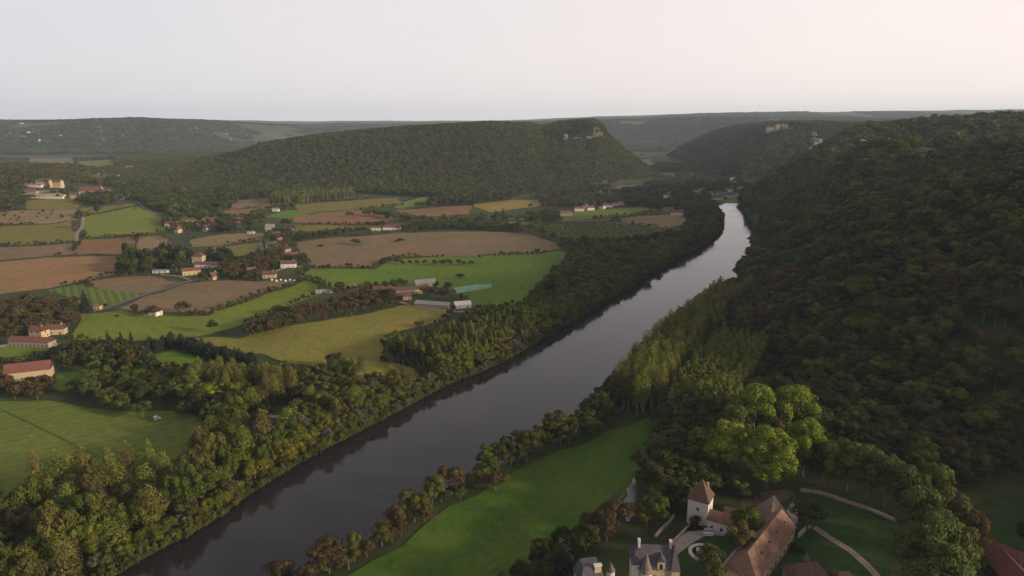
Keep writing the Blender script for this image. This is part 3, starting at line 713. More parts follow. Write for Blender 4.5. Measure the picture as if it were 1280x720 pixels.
def cone_turret(root, x, y, r, H, rise, wall, roof, z0=-2.5, n=12, sub=None):
    mb = MB(); mb.tube((x, y, z0), (x, y, H), r, r, n); o = mb.build('turret', M[wall], root)
    mb = MB(); mb.tube((x, y, H), (x, y, H + rise), r * 1.18, .05, n); mb.tube((x, y, H + rise - .1), (x, y, H + rise + .9), .06, .03, 4); mb.build('turret_roof', M[roof], o); return o
def house(x, y, z, L, W, H, rise, yaw, wall='tan_wall', roof='red_roof', hip=(0, 0), label='', name='house', cat='house', group=None, storeys=1, wins=None, chim=1, door=True, detail=True, chpos=None):
    root = empty(name, (x, y, z), R(yaw)); tag(root, label, cat, group)
    gable_wall(L, W, H, rise, *hip).build('wall', M[wall], root)
    ro = roof_mb(L, W, H, rise, hip[0], hip[1]).build('roof', M[roof], root)
    for c in range(chim):
        cx = (chpos[c] if chpos else (-1) ** c * L * (.32 if not any(hip) else .18)); mb = MB(); mb.box(cx - .45, cx + .45, -.9, -.1, H + rise * .55, H + rise + 1.0); mb.box(cx - .55, cx + .55, -1.0, 0, H + rise + 1.0, H + rise + 1.15)
        mb.build('chimney', M['grey_wall'], ro)
    if detail:
        n_ = wins if wins is not None else max(2, int(L / 4.5)); ww, wh = 1.0, 1.3
        for s in range(storeys):
            zz = 1.0 + s * (H / storeys)
            for k in range(n_):
                u = (k + .5) / n_ * L - L / 2
                if door and s == 0 and k == n_ // 2: add_opening(root, 0, u, 0, 1.2, 2.2, L, W, 'door', 'wood'); continue
                add_opening(root, 0, u, zz, ww, wh, L, W)
            for sd_ in (1, 3): add_opening(root, sd_, 0 if s else W * .22, zz, ww, wh, L, W)
        if not hip[1]: add_opening(root, 1, 0, H + rise * .18, .8, .9, L, W)
    return root
HOUSES = []      # declared first, so the planting can keep clear of them
HOUSE_HOLES = []
def H_(px, py, L, W, H, rise, yaw, wall, roof, label, **kw):
    HOUSES.append(dict(px=px, py=py, L=L, W=W, H=H, rise=rise, yaw=yaw, wall=wall, roof=roof, label=label, **kw))
# farm at the left edge
H_(41, 432, 34, 8, 4.6, 2.6, -7, 'grey_wall', 'red_roof', 'long low stone barn with bright red roof beside the gravel yard at the left edge', name='barn', cat='barn', wins=10, chim=0, front=14)
H_(50, 421, 12, 8, 6.2, 3.2, -12, 'tan_wall', 'red_roof', 'small gabled stone farmhouse standing directly behind the long red-roofed barn', storeys=2)
H_(72, 417, 13, 7, 5, 3, 12, 'tan_wall', 'brown_roof', 'tan gabled outbuilding half hidden by a tree at the edge of the green meadow', name='outbuilding', cat='outbuilding')
H_(38, 472, 26, 11, 6.5, 4.5, 22, 'tan_wall', 'red_roof', 'large yellow-walled barn with dark red roof among brown trees at the left edge', name='barn', cat='barn', wins=4, chim=0, front=10)
H_(123, 387, 6, 5, 4, .7, 0, 'tan_wall', 'pink_roof', 'tiny flat-topped tan building beside the road bend and the tall dark conifer', name='roadside_shed', cat='shed', chim=0)
H_(192, 394, 13, 8, 4.6, 3.4, -15, 'white_wall', 'slate_roof', 'white cottage half hidden by a dark tree between soil field and meadow')
# farm of the left hamlet
H_(240, 343, 19, 9, 5.2, 2.6, 24, 'tan_wall', 'red_roof', 'yellow-walled farm wing with dark red roof at the end of the straight road', name='farm_wing', front=20)
H_(261, 334, 30, 8, 4.2, 2.4, -3, 'white_wall', 'brown_roof', 'long white farm range with brown roof behind the yellow wing', name='farm_range', cat='farmhouse')
H_(249, 328, 13, 9, 8.5, 3, -4, 'tan_wall', 'red_roof', 'tall two-storey farmhouse with tiled roof above the long white range', name='farmhouse', cat='farmhouse', storeys=2, hip=(3, 3))
H_(267, 349, 9, 7, 4, 4.2, 70, 'tan_wall', 'brown_roof', 'small steep-gabled tan cottage just below the farm range')
H_(173, 335, 11, 7, 3.6, 2.6, 15, 'white_wall', 'brown_roof', 'white cottage among the dark trees left of the farm', front=16)
H_(201, 341, 17, 5, 3, .8, 0, 'white_wall', 'metal_roof', 'long white shed with flat grey roof at the track below the dark trees', name='shed', cat='shed', chim=0)
H_(272, 314, 11, 6, 3.6, 1.6, 0, 'tan_wall', 'pink_roof', 'pale low cottage between dark conifers above the farm')
H_(183, 318, 14, 6, 3.5, 2, 0, 'white_wall', 'slate_roof', 'bluish-roofed shed at the top left of the dark trees', name='shed', cat='shed', chim=0)
# hamlet above
for a in [(218, 284, 26, 9, 6, 3, 6, 'tan_wall', 'red_roof', 'orange-roofed long house at the left end of the upper hamlet'),
          (236, 279, 24, 9, 6, 3, -8, 'white_wall', 'red_roof', 'house with the brightest red roof in the row at the back of the upper hamlet'),
          (264, 279, 26, 9, 7, 3, 0, 'tan_wall', 'red_roof', 'broad pink-walled house with long red roof at the right of the upper hamlet'),
          (250, 281, 12, 8, 5, 2.5, 15, 'white_wall', 'brown_roof', 'white cottage with brown roof between the two big red roofs of the upper hamlet'),
          (259, 289, 11, 8, 6, 4, 70, 'tan_wall', 'brown_roof', 'yellow-gabled house in front of the broad pink-walled one'),
          (223, 291, 9, 7, 6, 3, 75, 'tan_wall', 'red_roof', 'narrow gabled cottage under the orange-roofed long house'),
          (297, 285, 10, 8, 6, 4, 75, 'white_wall', 'brown_roof', 'gabled cottage on its own to the right of the upper hamlet'),
          (314, 292, 10, 6, 3, .6, 0, 'white_wall', 'metal_roof', 'flat white building at the right end of the upper hamlet'),
          (302, 278, 8, 6, 5, 2.5, 0, 'tan_wall', 'pink_roof', 'tiny cottage behind the gabled one right of the upper hamlet')]:
    H_(*a, group=None)
# hamlet on the right of the road
for a in [(338, 289, 13, 9, 9, 2, 10, 'grey_wall', 'metal_roof', 'tall grey-roofed building at the top of the roadside hamlet'),
          (346, 297, 11, 9, 6, 3, 20, 'grey_wall', 'brown_roof', 'brown-roofed house in the middle of the roadside hamlet'),
          (334, 286, 7, 6, 6, 2.5, 70, 'tan_wall', 'brown_roof', 'tan-gabled cottage behind the tall grey-roofed building'),
          (360, 290, 16, 8, 4, 2.5, -4, 'white_wall', 'red_roof', 'white house with red roof apart from the others by the hedgerow'),
          (349, 305, 11, 8, 6, 3, 75, 'tan_wall', 'pink_roof', 'orange-gabled house at the lower side of the roadside hamlet'),
          (340, 309, 14, 8, 5, 3, 10, 'grey_wall', 'slate_roof', 'grey house with slate roof at the lower left of the roadside hamlet'),
          (356, 314, 14, 10, 4, 4.5, -35, 'grey_wall', 'red_roof', 'steep faded-red roofed barn at the lower right of the roadside hamlet'),
          (366, 320, 18, 6, 3.2, 1.6, -4, 'tan_wall', 'pink_roof', 'long low pinkish building just above the white house'),
          (361, 334, 17, 9, 5, 3.4, 10, 'white_wall', 'brown_roof', 'bright white house with dark brown roof at the edge of the green meadow'),
          (337, 347, 14, 8, 4.4, 3.2, 8, 'tan_wall', 'brown_roof', 'dark-roofed house with orange gable beside the wrapped bales'),
          (315, 341, 10, 7, 4, 2.4, 20, 'tan_wall', 'pink_roof', 'small pink-roofed cottage among brown trees left of the dark-roofed house'),
          (326, 266, 14, 8, 5, 2.5, 0, 'grey_wall', 'brown_roof', 'small distant farmhouse beside a clump of trees under the poplar block'),
          (345, 264, 12, 8, 4, 2, 0, 'white_wall', 'metal_roof', 'small distant white shed beside the farmhouse under the poplar block')]:
    H_(*a)
# farm in the green meadow
H_(481, 367, 22, 11, 4.5, 3, -6, 'wood', 'red_roof', 'open-sided barn with wide red roof at the left of the meadow farm', name='barn', cat='barn', chim=0, wins=0, door=False, front=5)
H_(511, 367, 33, 9, 5, 2.6, 20, 'tan_wall', 'brown_roof', 'long range with a lit row of cream arches in the meadow farm', name='arcaded_range', cat='farmhouse', wins=9, door=False, front=30)
H_(509, 374, 8, 7, 3.6, 2, 10, 'tan_wall', 'red_roof', 'little red-roofed building in front of the arcaded range', name='outbuilding', cat='outbuilding', front=14)
H_(531, 358, 22, 9, 5.5, 2.2, 22, 'grey_wall', 'metal_roof', 'grey-roofed barn joined behind the arcaded range', name='barn', cat='barn', chim=0)
H_(541, 384, 33, 8, 3.6, 2.2, -14, 'grey_wall', 'metal_roof', 'long low shed with grey roof facing the hay meadow', name='shed', cat='shed', chim=0, wins=0, front=26)
H_(578, 384, 15, 10, 3.6, 2.4, 15, 'white_wall', 'white', 'white-roofed shed at the right end of the meadow farm', name='shed', cat='shed', chim=0, wins=2, front=26)
H_(440, 364, 9, 7, 4, 3, 60, 'tan_wall', 'brown_roof', 'small gabled cottage hidden in the trees left of the meadow farm', front=20)
H_(405, 366, 15, 5, 2.8, .6, 0, 'white_wall', 'metal_roof', 'low white shed at the left end of the brown tree strip', name='shed', cat='shed', chim=0)
H_(490, 287, 28, 11, 4.5, 3, 0, 'white_wall', 'red_roof', 'white-walled farmhouse with hipped red roof in the distant hedgerows', hip=(5, 5), name='farmhouse', cat='farmhouse', front=30)
H_(470, 288, 14, 6, 3, .5, 0, 'white_wall', 'white', 'flat white shed left of the hipped red-roofed farmhouse', name='shed', cat='shed', chim=0, front=30)
# houses beyond, and the riverside village
for a in [(707, 270, 22, 12, 6, 3, 10, 'tan_wall', 'pink_roof', 'tan house alone left of the row of white houses'),
          (724, 264, 18, 9, 6, 3, 0, 'white_wall', 'red_roof', 'leftmost of the row of white houses beyond the green pasture'),
          (731, 262, 14, 9, 9, 3, 75, 'white_wall', 'brown_roof', 'tallest white gable of the row beyond the green pasture'),
          (738, 263, 14, 9, 6, 3, 10, 'white_wall', 'red_roof', 'white house just right of the tall white gable'),
          (753, 261, 14, 9, 6, 2.5, 60, 'white_wall', 'brown_roof', 'white house in the gap right of the row'),
          (760, 259, 18, 8, 5, 2.5, 0, 'white_wall', 'red_roof', 'long white house with red roof right of the gap'),
          (768, 257, 14, 8, 5, 2.5, 15, 'white_wall', 'brown_roof', 'small white house second from the right end of the row'),
          (776, 256, 14, 8, 5, 2.5, 0, 'white_wall', 'pink_roof', 'last white house at the right end of the row'),
          (836, 264, 24, 9, 4, 3, 0, 'grey_wall', 'pink_roof', 'long pink-roofed barn behind the house by the tan field'),
          (846, 270, 20, 10, 7, 4, 0, 'white_wall', 'pink_roof', 'pale house with faded roof beside the tan field', ),
          (833, 247, 14, 9, 7, 3, 60, 'white_wall', 'brown_roof', 'white gable in the trees well left of the village'),
          (837, 244, 12, 8, 6, 3, 0, 'white_wall', 'brown_roof', 'white cottage close behind the white gable left of the village'),
          (834, 252, 22, 8, 3, 1, 0, 'white_wall', 'metal_roof', 'low flat white building left of the village'),
          (817, 254, 9, 7, 5, 2, 0, 'white_wall', 'metal_roof', 'tiny white hut far left of the village')]:
    H_(*a, front=34)
ev = [(868, 243, 'white_wall', 'metal_roof', 'northern-most pale house at the left end of the riverside village'), (872, 247, 'white_wall', 'brown_roof', 'white house below the pale one at the left end of the village'),
      (875, 241, 'white_wall', 'pink_roof', 'pink-roofed white house at the back left of the village'), (881, 243, 'tan_wall', 'brown_roof', 'tan house at the back of the village behind the long quay house'),
      (887, 245, 'white_wall', 'slate_roof', 'slate-roofed white house in the middle of the village'), (898, 245, 'tan_wall', 'red_roof', 'orange-red roofed house in the heart of the village'),
      (902, 248, 'tan_wall', 'pink_roof', 'tan house in front of the orange-red roof in the village'), (907, 243, 'grey_wall', 'red_roof', 'dark red roofed house in the upper middle of the village'),
      (911, 240, 'white_wall', 'slate_roof', 'white house under the rock at the back of the village'), (913, 247, 'white_wall', 'slate_roof', 'white house behind the grassy bank at the right of the village'),
      (919, 246, 'white_wall', 'slate_roof', 'last white house at the right end of the village'), (914, 236, 'white_wall', 'slate_roof', 'house stepping up the slope behind the village'),
      (917, 231, 'grey_wall', 'slate_roof', 'grey house halfway up the slope behind the village'), (915, 226, 'grey_wall', 'slate_roof', 'topmost house on the slope behind the village'),
      (925, 238, 'tan_wall', 'pink_roof', 'pink-roofed house at the foot of the dark slope, right of the village'), (893, 250, 'white_wall', 'brown_roof', 'long quay house nearest the water in the village'), (941, 240, 'tan_wall', 'brown_roof', 'lone tan house glimpsed on the dark slope right of the village')]
for k, (a, b, wl, rf, lb_) in enumerate(ev):
    H_(a, b, [14, 17, 13, 15][k % 4] if k != 15 else 34, 9, 7.5 if k % 3 else 6, 3.5, [0, 15, -12, 70][k % 4] if k != 15 else 5, wl, rf, lb_, front=30, detail=k == 15)
for k, (a, b, w_, lb_) in enumerate([(118, 224, 18, 'white house at the left end of the hill village behind the chateaux'), (123, 221, 14, 'white house at the back left of the hill village'), (131, 222, 16, 'second-row white house of the hill village'),
                             (129, 226, 12, 'small white house at the lower middle of the hill village'), (138, 223, 18, 'white house in the middle of the hill village'), (146, 222, 20, 'broad pinkish house at the right end of the hill village'),
                             (92, 222, 20, 'tall white house above the second chateau'), (95, 218, 14, 'white house on the crest above the second chateau'), (150, 249, 18, 'bright white house below the red-roofed chateau'), (163, 211, 30, 'long pale house on the slope right of the hill village')]):
    H_(a, b, w_, 9, 7, 3.5, [0, 12, -15][k % 3], 'white_wall', ['red_roof', 'brown_roof', 'slate_roof'][k % 3], lb_, front=40, detail=False)
for k, (a, b) in enumerate([(8, 170), (12, 168), (28, 171), (31, 172), (27, 155), (36, 166), (42, 165), (50, 176), (76, 170), (124, 160), (130, 174), (126, 165), (141, 173), (154, 170), (245, 161), (284, 168), (288, 175), (309, 170), (375, 154)]):
    H_(a, b, 16, 11, 7, 4, [0, 20, -20, 60][k % 4], 'white_wall' if k % 3 else 'tan_wall', ['red_roof', 'slate_roof', 'brown_roof'][k % 3],
       'pale speck of a house on the bluish ridge at the left horizon', group='houses on the bluish ridge at the horizon', front=60, detail=False, chim=0)
for k, (a, b, lb_) in enumerate([(516, 152, 'white house on the skyline above the left part of the flat-topped hill'), (1123, 138, 'house on the far skyline above the wooded massif'), (1128, 138.5, 'white house beside the first one on the far skyline'), (1152, 139, 'rightmost white house on the far skyline')]):
    pass
for hd in HOUSES:
    p = hit(hd['px'], hd['py'])[0]; hd['p'] = p; d = math.hypot(p[0], p[1]); ux, uy = p[0] / d, p[1] / d
    fr = hd.get('front', 18); r0 = max(hd['L'], hd['W']) * .5
    HOUSE_HOLES.append((p[0], p[1], r0 + 2))
    s = r0
    while s < fr + r0 * .5: HOUSE_HOLES.append((p[0] - ux * s, p[1] - uy * s, min(r0, 9) + 1)); s += 8
def build_houses():
    for hd in HOUSES:
        p = hd['p']; kw = {k: v for k, v in hd.items() if k not in ('px', 'py', 'p', 'front', 'L', 'W', 'H', 'rise', 'yaw', 'wall', 'roof', 'label')}
        kw.setdefault('detail', p[1] < 1250)
        o = house(p[0], p[1], p[2], hd['L'], hd['W'], hd['H'], hd['rise'], hd['yaw'], hd['wall'], hd['roof'], label=hd['label'], **kw)
# special places that must stay clear of trees
def hole(px, py, r): p = hit(px, py)[0]; HOUSE_HOLES.append((p[0], p[1], r))
for a in [(589, 361, 12), (575, 366, 12), (604, 355, 10), (355, 352, 10), (327, 547, 12), (330, 553, 8), (325, 556, 7), (197, 524, 6), (318, 501, 7), (350, 521, 9), (91, 482, 6), (784, 668, 5), (790, 640, 4), (792, 622, 5), (798, 630, 4),
          (1018, 188, 16), (1016, 196, 20), (1010, 202, 16), (1075, 186, 9), (1073, 192, 10), (1070, 198, 9), (708, 175, 26), (735, 174, 24), (752, 172, 22), (975, 163, 60), (960, 164, 40), (990, 162, 40), (968, 166, 40),
          (52, 232, 26), (66, 232, 26), (40, 234, 24), (50, 240, 26), (66, 240, 26), (36, 241, 20), (60, 246, 22), (44, 246, 22), (115, 242, 24), (106, 244, 20), (124, 242, 18), (115, 250, 20), (98, 247, 16), (640, 275, 10), (652, 275, 10), (664, 274, 8),
          (1012, 640, 8)]: hole(*a)
# the manor ground is planted by hand
EXCL_MANOR = pxpoly([(700, 760), (722, 705), (790, 674), (812, 668), (856, 648), (866, 640), (925, 628), (1000, 606), (1060, 612), (1125, 628), (1215, 612), (1300, 596), (1360, 640), (1360, 800), (700, 800)])
EXCL.append((EXCL_MANOR, 0)); EXCL_PARK = pxpoly([(905, 600), (925, 545), (1000, 535), (1010, 600), (1060, 600), (1140, 610), (1180, 640), (1000, 640)])
EXCL.append((EXCL_PARK, 0))
# --- clearings for the buildings and the manor, filled in before anything is planted
for hx, hy, hr in HOUSE_HOLES: HOLES.append((hx, hy, hr))

# --- woods of the left bank, near
lbr = resample(LB, 120); rbr = resample(RB, 120)
def lnorm(b):
    t = np.gradient(b, axis=0); t /= np.linalg.norm(t, axis=1)[:, None]; return np.stack([-t[:, 1], t[:, 0]], -1)
def bank_strip(base, sgn, d0, d1, y0, y1):
    k = (base[:, 1] > y0) & (base[:, 1] < y1); nr = lnorm(base); a = base[k] + nr[k] * sgn * d0; b = base[k] + nr[k] * sgn * d1
    return np.vstack([a, b[::-1]])
scatter(bank_strip(lbr, 1, 2.5, 9, 90, 900), 5.5, [('broad', 'olive', 2), ('broad', 'grey', 1.4), ('broad', 'mid', 1.2), ('broad', 'yellow', 1.0)], (7, 12), .52, 'leftedge', px=False, fields=False)
scatter(bank_strip(lbr, 1, -1.3, 3.5, 60, 1400), 2.7, [('shrub', 'olive', 2), ('shrub', 'grey', 1), ('shrub', 'mid', 2), ('shrub', 'dark', 1)], (3, 7), .55, 'leftedge', px=False, fields=False)
scatter(bank_strip(lbr, 1, 9, 30, 90, 420), 9, [('airy', 'poplar', 2.2), ('broad', 'olive', 2), ('broad', 'yellow', 1.2), ('broad', 'mid', 1.6), ('broad', 'grey', .8)], (11, 19), .42, 'leftbank', px=False, pad=2)
scatter(bank_strip(lbr, 1, 9, 26, 420, 930), 9.5, [('broad', 'yellow', 2.6), ('broad', 'olive', 1.8), ('broad', 'mid', 2.2), ('tall', 'mid', .8)], (11, 17), .43, 'leftbank', px=False, pad=2)
scatter(bank_strip(lbr, 1, 4, 60, 900, 1350), 11, [('broad', 'dark', 2), ('broad', 'mid', 2), ('tall', 'mid', 1)], (12, 20), .4, 'leftbankfar', px=False, pad=2)
scatter([(-60, 662), (0, 650), (60, 640), (120, 622), (190, 612), (245, 600), (300, 573), (345, 560), (330, 590), (200, 668), (120, 712), (60, 760), (-60, 830)], 10.6,
        [('airy', 'poplar', 2.6), ('airy', 'tanpop', .7), ('broad', 'olive', 1.5), ('broad', 'mid', 1), ('broad', 'yellow', 1)], (13, 26), .28, 'lowerleft', pad=4)
scatter([(-60, 642), (0, 634), (70, 622), (140, 605), (200, 594), (235, 586), (240, 598), (150, 622), (60, 642), (-60, 664)], 11, [('airy', 'poplar', 3), ('airy', 'tanpop', 1)], (23, 29), .22, 'lowerleft', pad=2)
scatter([(246, 565), (256, 535), (300, 522), (350, 515), (430, 500), (480, 488), (522, 490), (500, 508), (400, 555), (330, 585), (250, 600)], 9.5,
        [('airy', 'poplar', 1.6), ('broad', 'mid', 2.4), ('broad', 'olive', 2), ('broad', 'yellow', .8), ('airy', 'tanpop', .5)], (11, 20), .36, 'middleleft', pad=3)
scatter([(225, 512), (262, 505), (300, 510), (320, 520), (300, 548), (262, 560), (246, 545), (232, 530)], 9, [('broad', 'dark', 4), ('broad', 'mid', .6)], (12, 16), .45, 'darkgrove', pad=3)
scatter([(60, 470), (120, 466), (200, 468), (250, 473), (330, 470), (400, 474), (440, 484), (440, 500), (350, 512), (255, 512), (200, 510), (120, 500), (95, 496), (80, 492)], 9.5,
        [('broad', 'mid', 3), ('broad', 'olive', 2), ('broad', 'dark', 2), ('broad', 'yellow', .7)], (9, 14), .45, 'middleleft', pad=3)
scatter([(95, 505), (130, 500), (190, 520), (240, 512), (240, 522), (180, 528), (140, 522)], 9, [('broad', 'mid', 3), ('broad', 'yellow', 1), ('broad', 'olive', 1)], (8, 12), .5, 'fieldedge', fields=False)
scatter([(150, 478), (200, 480), (205, 494), (150, 492)], 9, [('broad', 'mid', 1)], (10, 13), .52, 'middleleft')
scatter([(222, 500), (262, 495), (308, 496), (318, 508), (270, 514), (228, 512)], 10, [('broad', 'bright', 1)], (11, 14), .5, 'willows', pad=1)
scatter([(232, 487), (290, 482), (345, 486), (376, 500), (350, 510), (300, 502), (240, 500)], 7, [('airy', 'tanpop', 2), ('airy', 'poplar', 3)], (18, 23), .22, 'tanpoplars', pad=2)
scatter([(410, 500), (450, 487), (500, 487), (520, 492), (470, 510), (420, 530)], 9, MIXBANK, (9, 14), .45, 'middleleft', pad=1)
scatter([(385, 478), (440, 480), (440, 462), (420, 460), (390, 462)], 9, [('broad', 'dark', 2), ('broad', 'mid', 2)], (9, 14), .42, 'middleleft', fields=False)
scatter([(415, 474), (455, 468), (455, 474), (420, 480)], 9, [('airy', 'olive', 2)], (14, 17), .25, 'middleleft', fields=False)
scatter([(60, 449), (110, 441), (150, 440), (186, 446), (194, 466), (120, 466), (64, 466)], 9, [('broad', 'dark', 2.5), ('broad', 'mid', 1.5), ('broad', 'rust', 1), ('conifer', 'conifer', 1)], (8, 13), .44, 'farmwood', pad=2)
scatter([(0, 478), (22, 474), (60, 470), (66, 490), (60, 499), (0, 501), (-40, 500), (-40, 470)], 8.5, MIXBROWN, (8, 11), .5, 'farmbrown', pad=2)
scatter([(-40, 452), (20, 451), (60, 446), (64, 456), (20, 460), (-40, 466)], 8, [('broad', 'dark', 2), ('broad', 'mid', 1)], (5, 8), .5, 'farmwood', pad=1)
along([(125, 447), (150, 441), (178, 440)], 8, [('conifer', 'conifer', 1)], (14, 20), .22, 'conifers')
along([(183, 440), (215, 431), (240, 437), (268, 446), (296, 452), (324, 459)], 3.4, [('cypress', 'conifer', 1)], (9, 12), .26, 'hedge', width=5)
along([(185, 442), (215, 435), (240, 441), (268, 450), (296, 456), (324, 463)], 3.4, [('cypress', 'conifer', 1)], (9, 11), .28, 'hedge', width=4)
# --- brown strip, plantation, island of green towards the river
scatter([(306, 421), (340, 402), (372, 396), (400, 389), (440, 379), (500, 366), (504, 379), (452, 388), (400, 397), (345, 416), (312, 426)], 7.5, [('broad', 'rust', 3), ('broad', 'dark', .7), ('broad', 'olive', .6)], (9, 12.5), .42, 'brownstrip', pad=0, fields=False)
scatter([(420, 372), (450, 368), (520, 366), (530, 360), (500, 357), (440, 362), (415, 366)], 8, [('broad', 'rust', 2), ('broad', 'mid', 1)], (7, 10), .46, 'farmtrees', fields=False)
scatter([(478, 453), (500, 443), (540, 432), (590, 421), (640, 406), (668, 400), (684, 402), (650, 430), (615, 446), (585, 460), (545, 463), (510, 459)], 5.6, [('poplar', 'poplar', 3), ('poplar', 'dark', 3)], (15, 19), .15, 'plantation', jitter=.12, fields=False, pad=0)
scatter([(575, 402), (640, 398), (665, 385), (655, 372), (690, 352), (704, 335), (716, 322), (745, 315), (800, 312), (862, 304), (896, 292), (880, 303), (840, 323), (740, 382), (680, 416), (650, 425), (600, 428)], 10,
        [('broad', 'mid', 3), ('broad', 'dark', 2), ('broad', 'yellow', .7), ('tall', 'mid', 1.4), ('broad', 'olive', 1.2)], (11, 18), .42, 'riverwood', pad=3)
scatter([(700, 311), (760, 306), (850, 302), (890, 285), (896, 262), (868, 252), (850, 262), (868, 282), (852, 300), (790, 310), (720, 314)], 11,
        [('broad', 'dark', 2.4), ('broad', 'mid', 2), ('tall', 'dark', 1)], (11, 18), .42, 'riverwood', pad=3)
scatter([(660, 282), (664, 290), (700, 310), (740, 313), (735, 308), (700, 306), (672, 292)], 10, [('broad', 'dark', 2), ('broad', 'mid', 2), ('conifer', 'conifer', .4)], (10, 15), .42, 'riverwood', pad=2)
# --- farms, hedgerows and hamlets of the middle distance
scatter([(-30, 386), (45, 373), (96, 381), (100, 396), (88, 412), (60, 420), (30, 422), (-30, 426)], 9, [('broad', 'rust', 3), ('broad', 'olive', 1.4), ('broad', 'dark', .4)], (7, 10), .55, 'orchardbrown', pad=3)
scatter([(148, 343), (157, 322), (190, 317), (236, 320), (240, 330), (222, 342), (190, 346)], 10, [('conifer', 'conifer', 1.5), ('broad', 'dark', 3), ('broad', 'mid', 1.6), ('tall', 'dark', 1)], (11, 19), .38, 'hamletwood', pad=2)
scatter([(254, 320), (290, 318), (294, 334), (276, 336)], 9, [('conifer', 'conifer', 1), ('broad', 'dark', 2)], (9, 14), .4, 'hamletwood', pad=2)
scatter([(250, 354), (262, 344), (294, 330), (330, 319), (376, 319), (392, 332), (350, 336), (330, 340), (322, 350), (300, 354)], 8.5, [('broad', 'rust', 2.4), ('broad', 'olive', 1.4), ('broad', 'dark', 1.4)], (8, 11), .5, 'brownwood', pad=2)
scatter([(200, 292), (226, 290), (250, 290), (292, 292), (330, 282), (330, 272), (290, 268), (236, 266), (206, 274)], 11, [('broad', 'dark', 3), ('broad', 'mid', 2), ('broad', 'rust', .7), ('conifer', 'conifer', .3)], (9, 16), .45, 'hamletwood', pad=2, keep=.85)
scatter([(330, 300), (345, 290), (372, 292), (390, 300), (368, 315), (350, 320), (332, 315)], 11, [('broad', 'dark', 2), ('broad', 'mid', 2), ('broad', 'rust', .7)], (8, 13), .45, 'hamletwood', pad=2, keep=.8)
scatter([(378, 302), (420, 296), (470, 290), (520, 289), (560, 287), (655, 290), (652, 285), (600, 282), (520, 283), (500, 289), (420, 292), (372, 298)], 9, [('broad', 'rust', 1.4), ('broad', 'dark', 1.4), ('broad', 'mid', 1.4)], (8, 11), .48, 'hedgerow', pad=0, fields=False)
along([(440, 272), (470, 270), (500, 276), (530, 278), (560, 278), (600, 276), (650, 276)], 9, MIXMEAD, (10, 15), .42, 'hedgerow', width=14)
along([(520, 283), (560, 281), (600, 280)], 10, MIXMEAD, (9, 14), .42, 'hedgerow', width=10)
scatter([(536, 259), (540, 252), (590, 251), (640, 248), (640, 251), (592, 257)], 11, [('broad', 'dark', 2), ('broad', 'mid', 1), ('tall', 'dark', 1)], (11, 17), .4, 'hedgerow', pad=1, fields=False)
scatter([(338, 257), (340, 250), (372, 247), (440, 243), (445, 248), (420, 251), (366, 256)], 9, [('poplar', 'poplar', 3), ('poplar', 'olive', 1.5)], (17, 21), .2, 'farplantation', pad=0, fields=False)
scatter([(664, 258), (664, 249), (740, 248), (800, 247), (800, 257), (722, 257)], 11, [('broad', 'rust', 1), ('broad', 'olive', 2), ('broad', 'dark', 1.5)], (9, 14), .42, 'hedgerow', pad=1)
scatter([(800, 258), (800, 243), (860, 236), (900, 240), (905, 252), (896, 262), (866, 268), (830, 264)], 12, [('broad', 'dark', 2.5), ('broad', 'mid', 2)], (10, 16), .42, 'villagewood', pad=3, keep=.8)
scatter([(640, 300), (640, 276), (690, 266), (712, 270), (690, 279), (664, 287)], 10, MIXMEAD, (9, 15), .42, 'hedgerow', pad=1, keep=.8)
scatter([(97, 256), (130, 259), (165, 250), (170, 243), (130, 242), (98, 243)], 11, [('broad', 'dark', 3), ('broad', 'mid', 1)], (11, 15), .42, 'castlewood', pad=2, fields=False)
scatter([(-60, 300), (-60, 215), (0, 208), (40, 210), (70, 213), (100, 216), (98, 226), (40, 230), (28, 248), (28, 262), (0, 268)], 13, [('broad', 'dark', 3), ('broad', 'mid', 1.5), ('broad', 'rust', .4)], (11, 17), .45, 'castlewood', pad=4)
scatter([(95, 228), (98, 212), (160, 209), (190, 205), (210, 215), (200, 232), (175, 240), (168, 243), (150, 236)], 13, [('broad', 'dark', 3), ('broad', 'mid', 2)], (9, 14), .45, 'castlewood', pad=4, keep=.9)
scatter([(165, 256), (172, 240), (200, 230), (340, 234), (440, 240), (530, 240), (640, 240), (640, 247), (590, 250), (500, 245), (440, 241), (340, 247), (300, 250), (280, 262), (240, 264), (205, 266), (180, 258)], 11,
        [('broad', 'dark', 3), ('broad', 'mid', 1.6), ('broad', 'olive', 1), ('poplar', 'olive', .6)], (10, 16), .43, 'mesafoot', pad=2)
along([(600, 233 + 90), (596, 324)], 9, [('broad', 'dark', 1)], (5, 7), .5, 'fieldtrees')
along([(487, 330), (520, 331), (555, 332), (592, 332)], 9, [('broad', 'rust', 1), ('broad', 'dark', 2), ('broad', 'mid', 1)], (6, 8.5), .52, 'fieldtrees', width=8)
scatter([(668, 291), (692, 283), (768, 280), (798, 286), (862, 287), (850, 299), (790, 304), (722, 306)], 11, [('young', 'mid', 3), ('young', 'olive', 2)], (4.5, 6), .45, 'orchard', jitter=.1, pad=0, fields=False)
scatter([(0, 268), (35, 265), (90, 265), (90, 273), (40, 277), (0, 277)], 26, [('shrub', 'dark', 2), ('shrub', 'rust', 2)], (3, 6), .55, 'fieldshrubs', fields=False, jitter=.5, keep=.8)
scatter([(100, 262), (150, 258), (172, 256), (176, 262), (120, 268)], 18, [('shrub', 'dark', 2), ('shrub', 'mid', 2)], (2.5, 4), .55, 'fieldshrubs', fields=False, jitter=.5)
along([(150, 299), (172, 297), (190, 297)], 10, MIXBROWN, (7, 9), .5, 'fieldtrees', width=8)
along([(370, 285), (400, 282), (440, 281), (478, 281)], 13, MIXBROWN, (6, 8), .5, 'fieldtrees', width=8, keep=.8)
